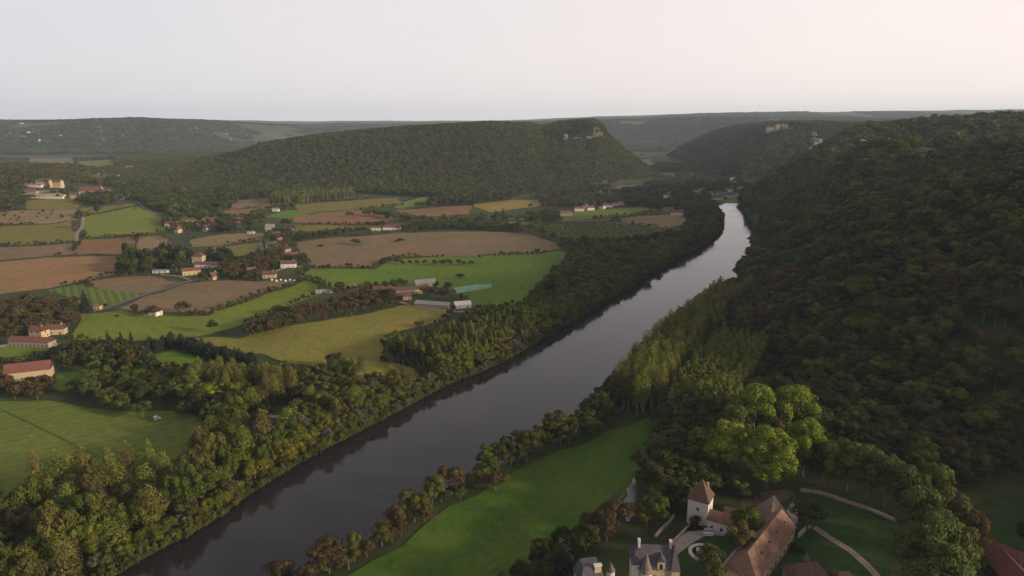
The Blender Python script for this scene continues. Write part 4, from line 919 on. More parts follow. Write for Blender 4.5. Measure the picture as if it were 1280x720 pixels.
# broken hedges along the field edges
for P in FPOLY[:-3]:
    if P[:, 1].mean() > 2300 or P[:, 1].mean() < 420: continue
    Q = np.vstack([P, P[:1]]); s_ = np.r_[0, np.cumsum(np.linalg.norm(np.diff(Q, axis=0), axis=1))]; t_ = np.arange(0, s_[-1], 6.5)
    X = np.interp(t_, s_, Q[:, 0]) + RNG.uniform(-1.5, 1.5, len(t_)); Y = np.interp(t_, s_, Q[:, 1]) + RNG.uniform(-1.5, 1.5, len(t_))
    k = fbm(X, Y, 90, 2, 55) > .05; add_trees(X[k], Y[k], [('shrub', 'dark', 3), ('shrub', 'rust', 1), ('shrub', 'mid', 1.5), ('broad', 'dark', .5), ('broad', 'mid', .3)], (2.2, 6.5), .5, 'hedgerow', 0, False, False)
# --- general cover of the valley floor beyond the fields
scatter([(-1700, 900), (-700, 1000), (-300, 1350), (500, 1350), (620, 1700), (640, 2300), (700, 3300), (1000, 4300), (-200, 4300), (460, 2400), (420, 2100), (0, 1700), (-900, 1800), (-1500, 1950)], 15,
        [('broad', 'dark', 2.4), ('broad', 'mid', 2.2), ('broad', 'olive', 1.2)], (9, 15), .48, 'valley', px=False, pad=5, thin=(260, -.03), cull=True)
# --- right bank
for (px_, py_, k_, c_, H_, r_, lab) in [
    (350, 728, 'broad', 'rust', 10, 5.5, 'small rust brown tree at the bottom edge on the near bank'),
    (411, 716, 'broad', 'rust', 15, 8, 'wide brown tree on the near bank, lowest of the full-grown ones above the river'),
    (443, 702, 'broad', 'mid', 13, 4.2, 'narrow green tree just right of the wide brown tree on the near bank'),
    (478, 682, 'broad', 'olive', 11, 6, 'olive round tree on the near bank between the green and the rust tree'),
    (497, 666, 'broad', 'rust', 13, 6, 'rust tree on the near bank left of the big dome-shaped tree'),
    (518, 652, 'broad', 'olive', 15.5, 7.6, 'big dome-shaped olive tree on the near bank beside the meadow'),
    (541, 630, 'broad', 'mid', 15, 5.6, 'fresh green tree between the dome-shaped tree and the dark purple one'),
    (564, 618, 'broad', 'rust', 15.5, 6.8, 'dark rust round tree on the near bank above the green one'),
    (620, 615, 'broad', 'rust', 12, 6.2, 'lone brown tree standing out in the riverside meadow'),
    (608, 596, 'tall', 'mid', 17, 5.5, 'pointed green tree at the bend of the near bank behind the lone brown tree'),
    (594, 606, 'shrub', 'mid', 6, 4.5, 'low bushy growth on the bank left of the pointed green tree'),
    (656, 578, 'tall', 'dark', 19, 8, 'first dark tree of the row upstream of the meadow bend'),
    (676, 566, 'broad', 'dark', 13, 6, 'low dark tree between the two big dark bank trees'),
    (696, 556, 'tall', 'dark', 19, 9, 'second big dark bank tree, beside the poplar plantation')]:
    one(px_, py_, k_, c_, H_, r_, lab)
scatter(bank_strip(rbr, -1, -1, 7, 200, 560), 6.5, [('shrub', 'dark', 2), ('shrub', 'mid', 2), ('broad', 'dark', 1)], (4, 9), .5, 'rightbank', px=False, fields=False)
scatter(bank_strip(rbr, -1, 7, 14, 120, 300), 9, [('broad', 'olive', 2), ('broad', 'mid', 2), ('broad', 'rust', 1.2), ('shrub', 'mid', 1)], (6, 12), .5, 'rightbank', px=False, pad=1)
scatter(bank_strip(rbr, -1, 1.5, 7, 300, 700), 6, [('broad', 'dark', 2), ('tall', 'dark', 2), ('broad', 'mid', 1)], (11, 17), .4, 'rightbank', px=False, pad=1)
scatter(bank_strip(rbr, -1, 7, 22, 318, 380), 9, [('tall', 'dark', 2), ('broad', 'dark', 2), ('broad', 'mid', 1)], (12, 18), .42, 'rightbank', px=False, pad=1)
GR_A = bank_strip(rbr, -1, 7, 36, 380, 640); GR_B = bank_strip(rbr, -1, 41, 80, 385, 530)
scatter(GR_A, 6.2, [('airy', 'tanpop', 1.6), ('airy', 'poplar', 3), ('airy', 'olive', 2)], (23, 29), .19, 'groveA', px=False, jitter=.3, pad=1)
scatter(GR_B, 5.6, [('poplar', 'bright', 1), ('poplar', 'poplar', 4)], (18, 22), .18, 'groveB', px=False, jitter=.22, pad=1)
scatter(bank_strip(rbr, -1, 36, 80, 325, 385), 9, [('broad', 'dark', 4), ('tall', 'dark', 2), ('broad', 'mid', 1)], (12, 17), .44, 'hillfoot', px=False, pad=2)
scatter(bank_strip(rbr, -1, 38, 60, 532, 700), 9, [('broad', 'dark', 4), ('tall', 'dark', 2), ('broad', 'mid', 1)], (12, 17), .44, 'hillfoot', px=False, pad=2)
scatter(bank_strip(rbr, -1, 80, 190, 300, 700), 9, [('broad', 'dark', 4), ('broad', 'mid', 1.5), ('tall', 'dark', 1)], (10, 15), .47, 'hillfoot', px=False, pad=2)
scatter(bank_strip(rbr, -1, 3, 60, 690, 1480), 9, [('broad', 'dark', 4), ('broad', 'mid', 1), ('tall', 'dark', 2)], (12, 18), .44, 'hillfoot', px=False, pad=2)
scatter(bank_strip(rbr, -1, 8, 60, 642, 700), 9, [('broad', 'dark', 4), ('tall', 'dark', 2)], (12, 18), .44, 'hillfoot', px=False, pad=2)
# meadow's right edge and the dark wood round the pond
scatter([(612, 752), (664, 706), (704, 676), (738, 655), (774, 644), (778, 660), (790, 668), (780, 690), (755, 710), (730, 730), (690, 770)], 8.5,
        [('broad', 'dark', 3), ('broad', 'rust', 1), ('broad', 'olive', 1.3), ('conifer', 'conifer', .5)], (8, 14), .45, 'pondwood', pad=2)
scatter([(812, 560), (835, 520), (860, 500), (915, 500), (930, 560), (900, 600), (880, 630), (850, 640), (815, 640), (806, 610), (806, 590)], 9,
        [('broad', 'dark', 5), ('broad', 'mid', 1.4), ('tall', 'dark', 1)], (11, 16), .46, 'pondwood', pad=2)
scatter([(800, 618), (860, 628), (850, 660), (820, 672), (800, 668), (812, 645)], 8.5, [('broad', 'dark', 3), ('broad', 'olive', 1.4), ('broad', 'rust', .8)], (8, 12), .46, 'pondwood', pad=2)
# --- the wooded massif, mesa, spur and far plateaus
MF = [p for p in MASSIF]
scatter([(p[0], p[1]) for p in MASSIF if p[1] > 60 and p[0] < 1200] + [(1500, 2000), (1900, 1900), (1900, 500), (500, 60)], 12.6, MIXH, (11, 21), .50, 'massif', px=False, pad=2)
scatter([(250, 300), (200, 345), (168, 398), (140, 392), (120, 360), (150, 330), (215, 300)], 9, [('broad', 'dark', 5), ('broad', 'mid', 1)], (12, 18), .44, 'massif', px=False, pad=2)
scatter(MESA, 10.0, [('broad', 'rust', .4), ('broad', 'dark', 1.4), ('broad', 'mid', 3), ('broad', 'olive', 3)], (9, 14), .54, 'mesa', px=False, pad=2)
scatter(SPUR, 13, [('broad', 'dark', 3), ('broad', 'mid', 2), ('broad', 'olive', 1)], (11, 16), .55, 'spur', px=False, pad=2)
scatter([(-5200, 3500), (-1800, 3500), (0, 3700), (0, 5000), (2000, 3600), (6000, 4300), (9000, 8000), (-8500, 8000)], 27, [('broad', 'dark', 3), ('broad', 'mid', 2)], (13, 20), .95, 'plateau', px=False, thin=(500, -.28))
print('trees', len(TREES))

# --- split: the 300 that show largest of each kind are individuals, the rest is woodland stuff
ZONES = {
 'leftedge': ('{c} {s} leaning over the water on the far bank', 'trees at the waterline of the far bank'),
 'leftbank': ('{c} {s} in the belt along the far bank', 'trees in the belt along the far bank'),
 'leftbankfar': ('{c} {s} by the river where it bends below the village', 'trees at the distant river bend'),
 'lowerleft': ('{c} {s} between the striped field and the river', 'trees between the striped field and the river'),
 'middleleft': ('{c} {s} in the mixed wood behind the far bank', 'trees in the mixed wood behind the far bank'),
 'darkgrove': ('{c} {s} in the dark grove at the corner of the striped field', 'trees of the dark grove'),
 'fieldedge': ('{c} {s} in the clump at the top edge of the striped field', 'clump at the top edge of the striped field'),
 'willows': ('{c} {s} in the pale willow group behind the dark grove', 'pale willow group'),
 'tanpoplars': ('{c} {s} in the close row below the dark cypress hedge', 'poplars below the cypress hedge'),
 'farmwood': ('{c} {s} around the red-roofed farm at the left edge', 'trees around the left farm'),
 'farmbrown': ('{c} {s} in front of the yellow farm barn at the left edge', 'brown trees in front of the barn'),
 'conifers': ('{c} {s} left of the dark cypress hedge', 'conifers beside the hedge'),
 'hedge': ('{c} {s} trimmed into the thick black-green hedge below the meadow', 'cypresses of the thick hedge'),
 'brownstrip': ('{c} {s} in the brown strip above the rough hay meadow', 'trees of the brown strip'),
 'farmtrees': ('{c} {s} beside the farm with the long red roof', 'trees beside the long farm'),
 'plantation': ('{c} {s} in the planted rows between hay meadow and river', 'planted poplar rows of the far bank'),
 'riverwood': ('{c} {s} in the wide wood between the green meadow and the river', 'wide wood by the river'),
 'orchardbrown': ('{c} {s} in the brown grove behind the left farm', 'brown grove behind the left farm'),
 'hamletwood': ('{c} {s} among the houses of the hamlet', 'trees among the hamlet houses'),
 'brownwood': ('{c} {s} in the brown copse before the hamlet', 'brown copse before the hamlet'),
 'hedgerow': ('{c} {s} in the hedgerows between the distant fields', 'hedgerow trees between distant fields'),
 'farplantation': ('{c} {s} in the block at the foot of the flat-topped hill', 'poplar block at the foot of the hill'),
 'villagewood': ('{c} {s} around the riverside village', 'trees around the riverside village'),
 'castlewood': ('{c} {s} in the dark wood around the hilltop chateau', 'dark wood around the hilltop chateau'),
 'mesafoot': ('{c} {s} at the foot of the flat-topped hill', 'trees at the foot of the flat-topped hill'),
 'fieldtrees': ('{c} {s} in a short row inside the open fields', 'short tree rows in the fields'),
 'orchard': ('{c} {s} in the orchard rows beside the river wood', 'orchard rows'),
 'fieldshrubs': ('{c} {s} dotted over the pasture below the chateau', 'shrubs dotted over the pasture'),
 'valley': ('{c} {s} scattered over the distant valley floor', 'trees of the distant valley floor'),
 'rightbank': ('{c} {s} along the near bank of the river', 'growth along the near bank'),
 'groveA': ('{c} {s} in the tall turning stand beside the water', 'tall poplar stand beside the water'),
 'groveB': ('{c} {s} in the lower green stand behind the tall poplars', 'lower green poplar stand'),
 'hillfoot': ('{c} {s} where the wooded hillside meets the river', 'trees at the foot of the wooded hillside'),
 'pondwood': ('{c} {s} in the shady wood round the pond', 'shady wood round the pond'),
 'massif': ('{c} {s} on the wooded hillside filling the right of the view', 'trees of the right hillside'),
 'mesa': ('{c} {s} on the flat-topped hill', 'trees of the flat-topped hill'),
 'spur': ('{c} {s} on the hazy spur across the side valley', 'trees of the hazy spur'),
 'plateau': ('{c} {s} on the far plateau', 'trees of the far plateau'),
}
CW = {'dark': 'dark green', 'mid': 'mid green', 'olive': 'olive', 'yellow': 'yellow-green', 'bright': 'bright green', 'rust': 'rust brown', 'grey': 'grey-green', 'poplar': 'green', 'tanpop': 'tan turning', 'conifer': 'blackish'}
SW = {'broad': 'round tree', 'tall': 'tall tree', 'poplar': 'narrow poplar', 'airy': 'tall loose poplar', 'conifer': 'pointed conifer', 'cypress': 'cypress', 'shrub': 'low shrub', 'young': 'small fruit tree', 'plane': 'plane tree'}
WOOD = {}
byk = {}
for t in TREES:
    x, y, z, k, c, H_, r_, zo = t
    d = math.sqrt(x * x + y * y + (z + H_ - CAM_H) ** 2); px_, py_ = project(x, y, z + H_ * .6)
    inn = -20 < px_ < 1300 and py_ < 740
    byk.setdefault(NAME[k], []).append((H_ * r_ / d / d * (1 if inn else .02), t, d))
CAP = {'broadleaf_tree': 278, 'poplar_tree': 290, 'conifer_tree': 290, 'cypress_tree': 290, 'shrub': 270, 'orchard_tree': 290}
for nm, L_ in byk.items():
    L_.sort(key=lambda q_: -q_[0]); cap = CAP.get(nm, 280)
    for j, (s_, t, d) in enumerate(L_):
        x, y, z, k, c, H_, r_, zo = t
        if j < cap and (len(L_) > cap or True):
            a_, g_ = ZONES[zo]; place_tree(x, y, z, k, c, H_, r_, a_.format(c=CW[c], s=SW[k]), f'{CW[c]} {SW[k]}s: {g_}', 'near' if d < 620 else 'mid')
        else: WOOD.setdefault(zo if zo in ('massif', 'mesa', 'spur', 'plateau', 'valley') else ('bankwood' if d < 750 else 'farmland'), []).append((t, d))
WN = {'massif': ('hillside_woodland', 'dense dark wood covering the long hillside on the right'), 'mesa': ('hilltop_woodland', 'hazy green wood covering the flat-topped hill in the middle'),
      'spur': ('spur_woodland', 'blue-green wood on the spur beyond the river bend'), 'plateau': ('distant_woodland', 'bluish far-off woods on the plateaus at the horizon'),
      'valley': ('valley_woodland', 'scattered woods on the distant valley floor'), 'bankwood': ('riverside_woodland', 'mixed woods on both banks of the river'),
      'farmland': ('farmland_woodland', 'copses and hedgerows between the fields and hamlets')}
def woodland(name, label, items):
    protos = []; pid = {}; n_ = len(items)
    co = np.zeros((n_, 3), np.float32); scl = np.zeros((n_, 3), np.float32); rot = np.zeros((n_, 3), np.float32); idx = np.zeros(n_, np.int32)
    for j, (t, d) in enumerate(items):
        x, y, z, k, c, H_, r_, zo = t; lod = 'near' if d < 520 else ('mid' if d < 1300 else 'far'); var = random.randrange(3)
        key = (k, lod, var, c)
        if key not in pid: pid[key] = len(protos); protos.append(stuff_proto(*key))
        co[j] = (x, y, z - .2); scl[j] = (r_ / KINDS[k][1], r_ / KINDS[k][1], H_ / KINDS[k][0]); rot[j, 2] = random.uniform(0, 6.28); idx[j] = pid[key]
    me = bpy.data.meshes.new(name); me.vertices.add(n_); me.vertices.foreach_set('co', co.ravel())
    for an, ty, arr, f in (('tscale', 'FLOAT_VECTOR', scl, 'vector'), ('trot', 'FLOAT_VECTOR', rot, 'vector'), ('tidx', 'INT', idx, 'value')):
        a_ = me.attributes.new(an, ty, 'POINT'); a_.data.foreach_set(f, arr.ravel())
    o = link(name, me); ng = bpy.data.node_groups.new(name, 'GeometryNodeTree')
    ng.interface.new_socket('Geometry', in_out='INPUT', socket_type='NodeSocketGeometry'); ng.interface.new_socket('Geometry', in_out='OUTPUT', socket_type='NodeSocketGeometry')
    N = ng.nodes.new; gi = N('NodeGroupInput'); go = N('NodeGroupOutput'); ip = N('GeometryNodeInstanceOnPoints'); l2 = ng.links.new
    js = []
    g2i = N('GeometryNodeGeometryToInstance')
    ci = N('GeometryNodeCollectionInfo'); cc = bpy.data.collections.new(name + '_shapes')
    for j, p_ in enumerate(protos):
        p_.name = 'shape_%03d' % j
        cp = bpy.data.objects.new('%s_%03d' % (name, j), p_.data); cc.objects.link(cp)     # Collection Info sorts by name
    ci.inputs['Collection'].default_value = cc; ci.inputs['Separate Children'].default_value = True; ci.inputs['Reset Children'].default_value = True
    ip.inputs['Pick Instance'].default_value = True
    def na(nm_, ty): q_ = N('GeometryNodeInputNamedAttribute'); q_.data_type = ty; q_.inputs['Name'].default_value = nm_; return q_
    a1, a2, a3 = na('tscale', 'FLOAT_VECTOR'), na('trot', 'FLOAT_VECTOR'), na('tidx', 'INT')
    l2(gi.outputs[0], ip.inputs['Points']); l2(ci.outputs[0], ip.inputs['Instance']); l2(a3.outputs['Attribute'], ip.inputs['Instance Index'])
    l2(a2.outputs['Attribute'], ip.inputs['Rotation']); l2(a1.outputs['Attribute'], ip.inputs['Scale']); l2(ip.outputs[0], go.inputs[0])
    md = o.modifiers.new('trees', 'NODES'); md.node_group = ng
    return tag(o, label, 'woodland', kind='stuff')
for zo, items in WOOD.items(): woodland(*WN[zo], items); print(zo, len(items))

build_houses()
# ---------------------------------------------------------------- the manor at the lower right
def P3(px, py, z): p = at(px, py, z); return float(p[0]), float(p[1])
G0 = 6.0
u = lambda deg: (math.cos(R(deg)), math.sin(R(deg)))
# white tower with pyramid roof, its wing and the terrace
x, y = P3(870.5, 657, G0); ux, uy = u(-30); x -= uy * 4.3; y += ux * 4.3
t = house(x, y, G0, 8.4, 8.4, 12, 7.4, -30, 'white_wall', 'brown_roof', hip=(4.65, 4.65), label='square white tower with steep brown pyramid roof at the corner of the manor court', name='manor_tower', cat='tower', storeys=2, wins=1, chim=0, door=False)
mb = MB(); mb.box(1.6, 2.5, 1.2, 2.0, 13.5, 17.6); mb.build('chimney', M['tan_wall'], t)
wx, wy = x + ux * 12.2 - uy * (-1.6), y + uy * 12.2 + ux * (-1.6)
house(wx, wy, G0, 15.6, 6.6, 5.0, 2.6, -30, 'white_wall', 'pink_roof', label='low white wing with faded tiled roof joined to the white tower', name='manor_wing', cat='house', wins=4, chim=0)
# long barn-like wing
f_, n_ = (108.4, 245.2), (84.8, 216.5); cx_, cy_ = f_[0] - 21 * .635, f_[1] - 21 * .773
t = house(cx_, cy_, G0, 42, 11.6, 6.6, 5.4, 50.6, 'tan_wall', 'pink_roof', hip=(6, 0), label='long tan wing with a great faded-red roof reaching the bottom edge', name='manor_long_wing', cat='house', storeys=2, wins=9, chim=0)
for k in range(4):
    mb = MB(); xx = 16 - k * 8.4; mb.box(xx, xx + .7, -3.2, -2.4, 6.6 + 5.4 * (1 - 3.2 / 5.8) - .1, 6.6 + 5.4 * (1 - 2.4 / 5.8) + .25); mb.build('roof_window', M['wood'], t)
for k in range(3):
    mb = MB(); xx = 11 - k * 9; mb.box(xx, xx + 1.3, 5.0, 6.3, 0, 5.4); mb.build('buttress', M['grey_wall'], t)
x, y = P3(965, 641, G0 + 6)
house(x, y, G0, 9.6, 9.6, 6.5, 7.4, 20, 'pale_wall', 'stone_roof', hip=(5.2, 5.2), label='square pavilion with pale stone pyramid roof behind the long tan wing', name='garden_pavilion', cat='pavilion', wins=2, chim=0)
x, y = P3(955, 650, G0 + 4)
house(x, y, G0, 15, 7, 3.4, 1.8, -18, 'pale_wall', 'stone_roof', label='low patchy-roofed lean building between the tower wing and the stone pavilion', name='manor_outbuilding', cat='outbuilding', wins=3, chim=0)
x, y = P3(928, 643, G0 + 3)
house(x, y, G0, 14, 6, 3.2, 1.6, -24, 'pale_wall', 'pink_roof', label='low tiled range behind the green courtyard tree', name='manor_outbuilding', cat='outbuilding', wins=3, chim=0)
x, y = P3(1008, 713, G0 + 6)
t = house(x, y, G0, 13, 9.5, 5.0, 4.2, 8, 'grey_wall', 'brown_roof', hip=(3, 3), label='dark brown hipped roof lodge at the bottom edge beside the lawn', name='lodge', cat='house', wins=3, chim=0)
cone_turret(t, .5, 1.5, 1.1, 9.6, 2.6, 'brown_roof', 'slate_roof', z0=7)
x, y = P3(1054, 722, G0 + 3)
house(x, y, G0, 7, 6, 3.0, 2.4, 0, 'grey_wall', 'brown_roof', hip=(2, 2), label='small brown-roofed shed at the bottom edge right of the lodge', name='shed', cat='shed', wins=1, chim=0)
# the two red barns at the right corner
x, y = P3(1253, 690, G0 + 6)
house(x, y, G0, 13, 10, 4.6, 4.4, -52, 'wood', 'red_roof', label='upper dark-sided barn with red gabled roof in the bottom right corner', name='barn', cat='barn', wins=0, door=False, chim=0)
x, y = P3(1272, 716, G0 + 6)
house(x, y, G0, 20, 10, 4.2, 4.2, 82, 'wood', 'red_roof', label='lower red-roofed barn running off the bottom right corner', name='barn', cat='barn', wins=0, door=False, chim=0)
# main chateau block with steep slate roof, turret, dormer and side pavilion
x, y = P3(819, 680, 26); y0 = 6.0
ch = empty('manor_keep', (x, y, G0), R(-4)); tag(ch, 'steep slate-roofed stone keep with pointed turret and dormer cut by the bottom edge', 'chateau')
gable_wall(12, 9.4, 13.6, 6, 0, 0).build('wall', M['tan_wall'], ch); roof_mb(12, 9.4, 13.6, 6, 0, 0, o=.3).build('roof', M['slate_roof'], ch)
cone_turret(ch, -3.4, -5.2, 1.9, 12.6, 7.0, 'pale_wall', 'stone_roof')
mb = MB(); mb.box(-8.2, -5.6, -4.6, 2.5, -2, 14.6); mb.build('stair_tower', M['pale_wall'], ch)
mb = MB(); mb.add([(-8.5, -4.9, 14.6), (-5.3, -4.9, 14.6), (-5.3, 2.8, 14.6), (-8.5, 2.8, 14.6), (-6.9, -3, 19.4), (-6.9, 1, 19.4)], [(0, 1, 4), (1, 2, 5, 4), (2, 3, 5), (3, 0, 4, 5), (3, 2, 1, 0)]); mb.build('stair_tower_roof', M['slate_roof'], ch)
mb = MB(); mb.box(.4, 3.0, -4.9, -2.3, 12.8, 16.4); d_ = mb.build('dormer', M['tan_wall'], ch)
mb = MB(); mb.add([(.1, -5.2, 16.4), (3.3, -5.2, 16.4), (3.3, -1.5, 16.4), (.1, -1.5, 16.4), (1.7, -5.2, 18.1), (1.7, -1.5, 18.1)], [(0, 1, 4), (1, 2, 5, 4), (2, 3, 5), (3, 0, 4, 5), (3, 2, 1, 0)]); mb.build('dormer_roof', M['slate_roof'], d_)
mb = MB(); mb.box(1.2, 2.2, -4.95, -4.9, 13.6, 15.4); mb.build('window', M['glass'], d_)
mb = MB(); mb.box(5.2, 8.0, -5.4, 3, -2, 13.2); mb.build('side_pavilion', M['tan_wall'], ch)
mb = MB(); mb.add([(4.9, -5.7, 13.2), (8.3, -5.7, 13.2), (8.3, 3.3, 13.2), (4.9, 3.3, 13.2), (6.6, -1.2, 21.6)], [(0, 1, 4), (1, 2, 4), (2, 3, 4), (3, 0, 4), (3, 2, 1, 0)]); mb.tube((6.6, -1.2, 21.5), (6.6, -1.2, 23), .08, .03, 4); mb.build('side_pavilion_roof', M['slate_roof'], ch)
for xx in (-5.6, 5.3):
    mb = MB(); mb.box(xx - .4, xx + .4, -.8, .8, 18.6, 21.4); mb.box(xx - .5, xx + .5, -.9, .9, 21.4, 21.6); mb.build('chimney', M['pale_wall'], ch)
for k in range(3):
    for s in range(2): add_opening(ch, 0, -.5 + k * 2.2, 5 + s * 4, 1.1, 1.8, 12, 9.4)
for s in range(3): add_opening(ch, 1, 0, 3 + s * 3.6, 1.0, 1.6, 16.02, 9.4)
x, y = P3(737, 707, 20)
c2 = empty('slate_pavilion', (x, y, G0), R(10)); tag(c2, 'dark slate mansard pavilion with white-capped chimney at the bottom edge below the pond', 'pavilion')
gable_wall(8.5, 8.5, 10, .2, 1, 1).build('wall', M['pale_wall'], c2)
mb = MB(); mb.add([(-4.7, -4.7, 10), (4.7, -4.7, 10), (4.7, 4.7, 10), (-4.7, 4.7, 10), (-3, -2.6, 15.4), (3, -2.6, 15.4), (3, 2.6, 15.4), (-3, 2.6, 15.4)], [(0, 1, 5, 4), (1, 2, 6, 5), (2, 3, 7, 6), (3, 0, 4, 7), (4, 5, 6, 7), (3, 2, 1, 0)]); rf = mb.build('roof', M['slate_roof'], c2)
mb = MB(); mb.box(.8, 3.2, -3.4, -2.4, 11.5, 15.9); mb.build('chimney', M['tan_wall'], rf); mb = MB(); mb.box(.6, 3.4, -3.6, -2.2, 15.9, 16.3); mb.build('chimney_cap', M['white'], rf)
cone_turret(c2, 7.3, -1.0, 1.5, 12.0, 3.2, 'pale_wall', 'slate_roof')
for k in (-2.2, 2.2): add_opening(c2, 0, k, 6, 1, 1.8, 8.5, 8.5)
# grounds: sheets, walls and track
def gpatch(name, pts, m_, lift): return patch(name, np.array([P3(a, b, G0) for a, b in pts]), M[m_] if m_ in M else FM[m_], lift=lift, step=6)
M['wall_brick'] = mat('weathered_wall', (.26, .20, .17), var=.3, vscale=.6); M['darkdirt'] = mat('dark_earth', (.11, .08, .06), var=.25, vscale=.3)  # darkdirt: earth in a darker brown, so the bare patch stands out less
gpatch('lawn', [(994, 622), (1012, 616), (1060, 628), (1120, 650), (1118, 690), (1100, 760), (960, 760), (985, 690), (1000, 660), (1008, 640)], 'lawn', .12)
gpatch('court_lawn', [(846, 695), (868, 679), (880, 672), (892, 670), (911, 672), (914, 690), (903, 704), (880, 730), (842, 735)], 'lawn', .22)
gpatch('gravel_court', [(842, 690), (840, 677), (860, 665), (878, 663.5), (898, 656), (912, 659), (911, 671.5), (892, 669.5), (880, 671.5), (867, 678.5), (846, 694.5)], 'gravel', .3)
gpatch('gravel_court', [(914.5, 691), (924, 684), (948, 688), (936, 712), (915, 745), (885, 745), (903.5, 705)], 'gravel', .34)
gpatch('gravel_court', [(930, 652), (975, 652), (990, 628), (1000, 640), (996, 655), (960, 664), (932, 664)], 'gravel', .16)
gpatch('dirt_ground', [(925, 624), (945, 616), (985, 612), (992, 618), (982, 627), (950, 632), (927, 633)], 'darkdirt', .14)
def wall_line(name, pts, hgt, th, m_, label, px=True):
    P = catmull([P3(a, b, G0) for a, b in pts], 6); T = np.gradient(P, axis=0); T /= np.linalg.norm(T, axis=1)[:, None]; N = np.stack([-T[:, 1], T[:, 0]], -1) * th / 2
    mb = MB(); n2 = len(P); zz = h(P[:, 0], P[:, 1])
    for k in range(n2):
        for s_, z_ in ((1, -.8), (-1, -.8), (-1, hgt), (1, hgt)): mb.V.append((P[k, 0] + s_ * N[k, 0], P[k, 1] + s_ * N[k, 1], float(zz[k]) + z_))
    for k in range(n2 - 1):
        for j in range(4): mb.F.append([k * 4 + j, k * 4 + (j + 1) % 4, (k + 1) * 4 + (j + 1) % 4, (k + 1) * 4 + j])
    mb.F += [[0, 1, 2, 3], [n2 * 4 - 1, n2 * 4 - 2, n2 * 4 - 3, n2 * 4 - 4]]
    return tag(mb.build(name, M[m_]), label, 'wall')
wall_line('garden_wall', [(1000, 614), (1026, 618), (1053, 627), (1080, 636), (1103, 645), (1122, 654)], 1.3, 1.3, 'wall_brick', 'curved pale garden wall below the plane tree row')
wall_line('terrace_wall', [(863, 657), (852, 668), (841, 679)], 1.1, .7, 'tan_wall', 'low tan terrace wall running from the white tower to the keep')
wall_line('stone_wall', [(842, 646), (836, 655), (828, 662), (819, 672)], 1.4, .8, 'grey_wall', 'winding grey stone wall in the trees left of the white tower')
wall_line('garden_wall', [(998, 672), (1006, 664), (1012, 659)], 1.8, .8, 'pale_wall', 'short pale wall beside the long wing and the dark garden tree')
o, P_ = road('farm_track', [P3(*q_, G0) for q_ in [(1008, 653), (1020, 661), (1034, 671), (1060, 687), (1080, 704), (1096, 721), (1110, 745)]], 3.2, M['dirt'], .26, px=False)
for off in (-.8, .8):
    T = np.gradient(P_, axis=0); T /= np.linalg.norm(T, axis=1)[:, None]; Nn = np.stack([-T[:, 1], T[:, 0]], -1)
    ribbon('wheel_rut', P_ + Nn * (off + .3), P_ + Nn * (off - .3), 0, M['gravel'], drape=.32)
# pond
patch('pond_water', catmull(pxpoly([(792, 598), (796, 606), (795, 613), (801, 618), (805, 624), (800, 630), (801, 635), (793, 640), (790, 648), (784, 654), (781, 645), (782, 636), (779, 628), (784, 620), (783, 612), (788, 608), (792, 598)]), 3)[:-1], mat('pond_surface', (.05, .05, .045), rough=.18, spec=.5, var=.3, vscale=.1), lift=.45, step=6)
# round fountain with planted rim
x, y = P3(878.5, 692, G0); ft = empty('round_basin', (x, y, G0)); tag(ft, 'round white stone basin with plants in the middle of the court lawn', 'basin')
mb = MB()
for k in range(28):
    a, b = 2 * math.pi * k / 28, 2 * math.pi * (k + 1) / 28; r0_, r1_ = 4.2, 5.6
    mb.add([(r0_ * math.cos(a), r0_ * math.sin(a), -.2), (r1_ * math.cos(a), r1_ * math.sin(a), -.2), (r1_ * math.cos(b), r1_ * math.sin(b), -.2), (r0_ * math.cos(b), r0_ * math.sin(b), -.2),
            (r0_ * math.cos(a), r0_ * math.sin(a), .8), (r1_ * math.cos(a), r1_ * math.sin(a), .8), (r1_ * math.cos(b), r1_ * math.sin(b), .8), (r0_ * math.cos(b), r0_ * math.sin(b), .8)], [(4, 5, 6, 7), (1, 2, 6, 5), (0, 4, 7, 3)])
mb.build('rim', M['pale_wall'], ft)
mb = MB(); mb.tube((0, 0, -.1), (0, 0, .45), 4.15, 4.15, 24); mb.build('basin_water', M['water'], ft)
mb = MB(); mb.tube((-1.2, 0, .3), (-1.2, 0, 1.6), 1.3, .9, 10); mb.tube((-1.2, 0, 1.6), (-1.2, 0, 1.8), 1.5, 1.5, 10); mb.build('pedestal', M['white_wall'], ft)
def picnic(px_, py_, yaw, label):
    x, y = P3(px_, py_, G0); t_ = empty('garden_table', (x, y, G0 + .3), R(yaw)); tag(t_, label, 'table')
    mb = MB(); mb.box(-2.0, 2.0, -.6, .6, .74, .84); mb.build('table_top', M['white'], t_)
    for s in (-1, 1):
        mb = MB(); mb.box(-2.0, 2.0, s * 1.05 - .22, s * 1.05 + .22, .42, .5); mb.build('bench', M['white'], t_)
        mb = MB(); mb.box(s * 1.5 - .1, s * 1.5 + .1, -1.2, 1.2, .3, .42); mb.box(s * 1.5 - .1, s * 1.5 + .1, -.5, .5, 0, .74); mb.build('leg', M['grey_wall'], t_)
picnic(886, 664, -5, 'white garden table on the gravel below the white wing')
picnic(885, 669.5, -5, 'second garden table, at the edge of the court lawn')
LM['burg'] = leaf_mat('burgundy_leaves', (.040, .014, .014), (.05, .018, .016))
for k in range(5):
    x, y = P3(864 + k * 9, 661.5 - k * .4, G0); rng = np.random.default_rng(k)
    lob = [(rng.uniform(-1.5, 1.5), rng.uniform(-1, 1), .6, .8) for _ in range(8)]; V, F_, t_ = leaf_cloud(rng, lob, 500, .2)
    tag(link('flower_bed', mesh_np('flower_bed', V, F_, LM['burg'], t_), None, (x, y, G0)), 'row of burgundy shrubs along the gravel path below the white tower', 'shrub bed', 'burgundy beds')
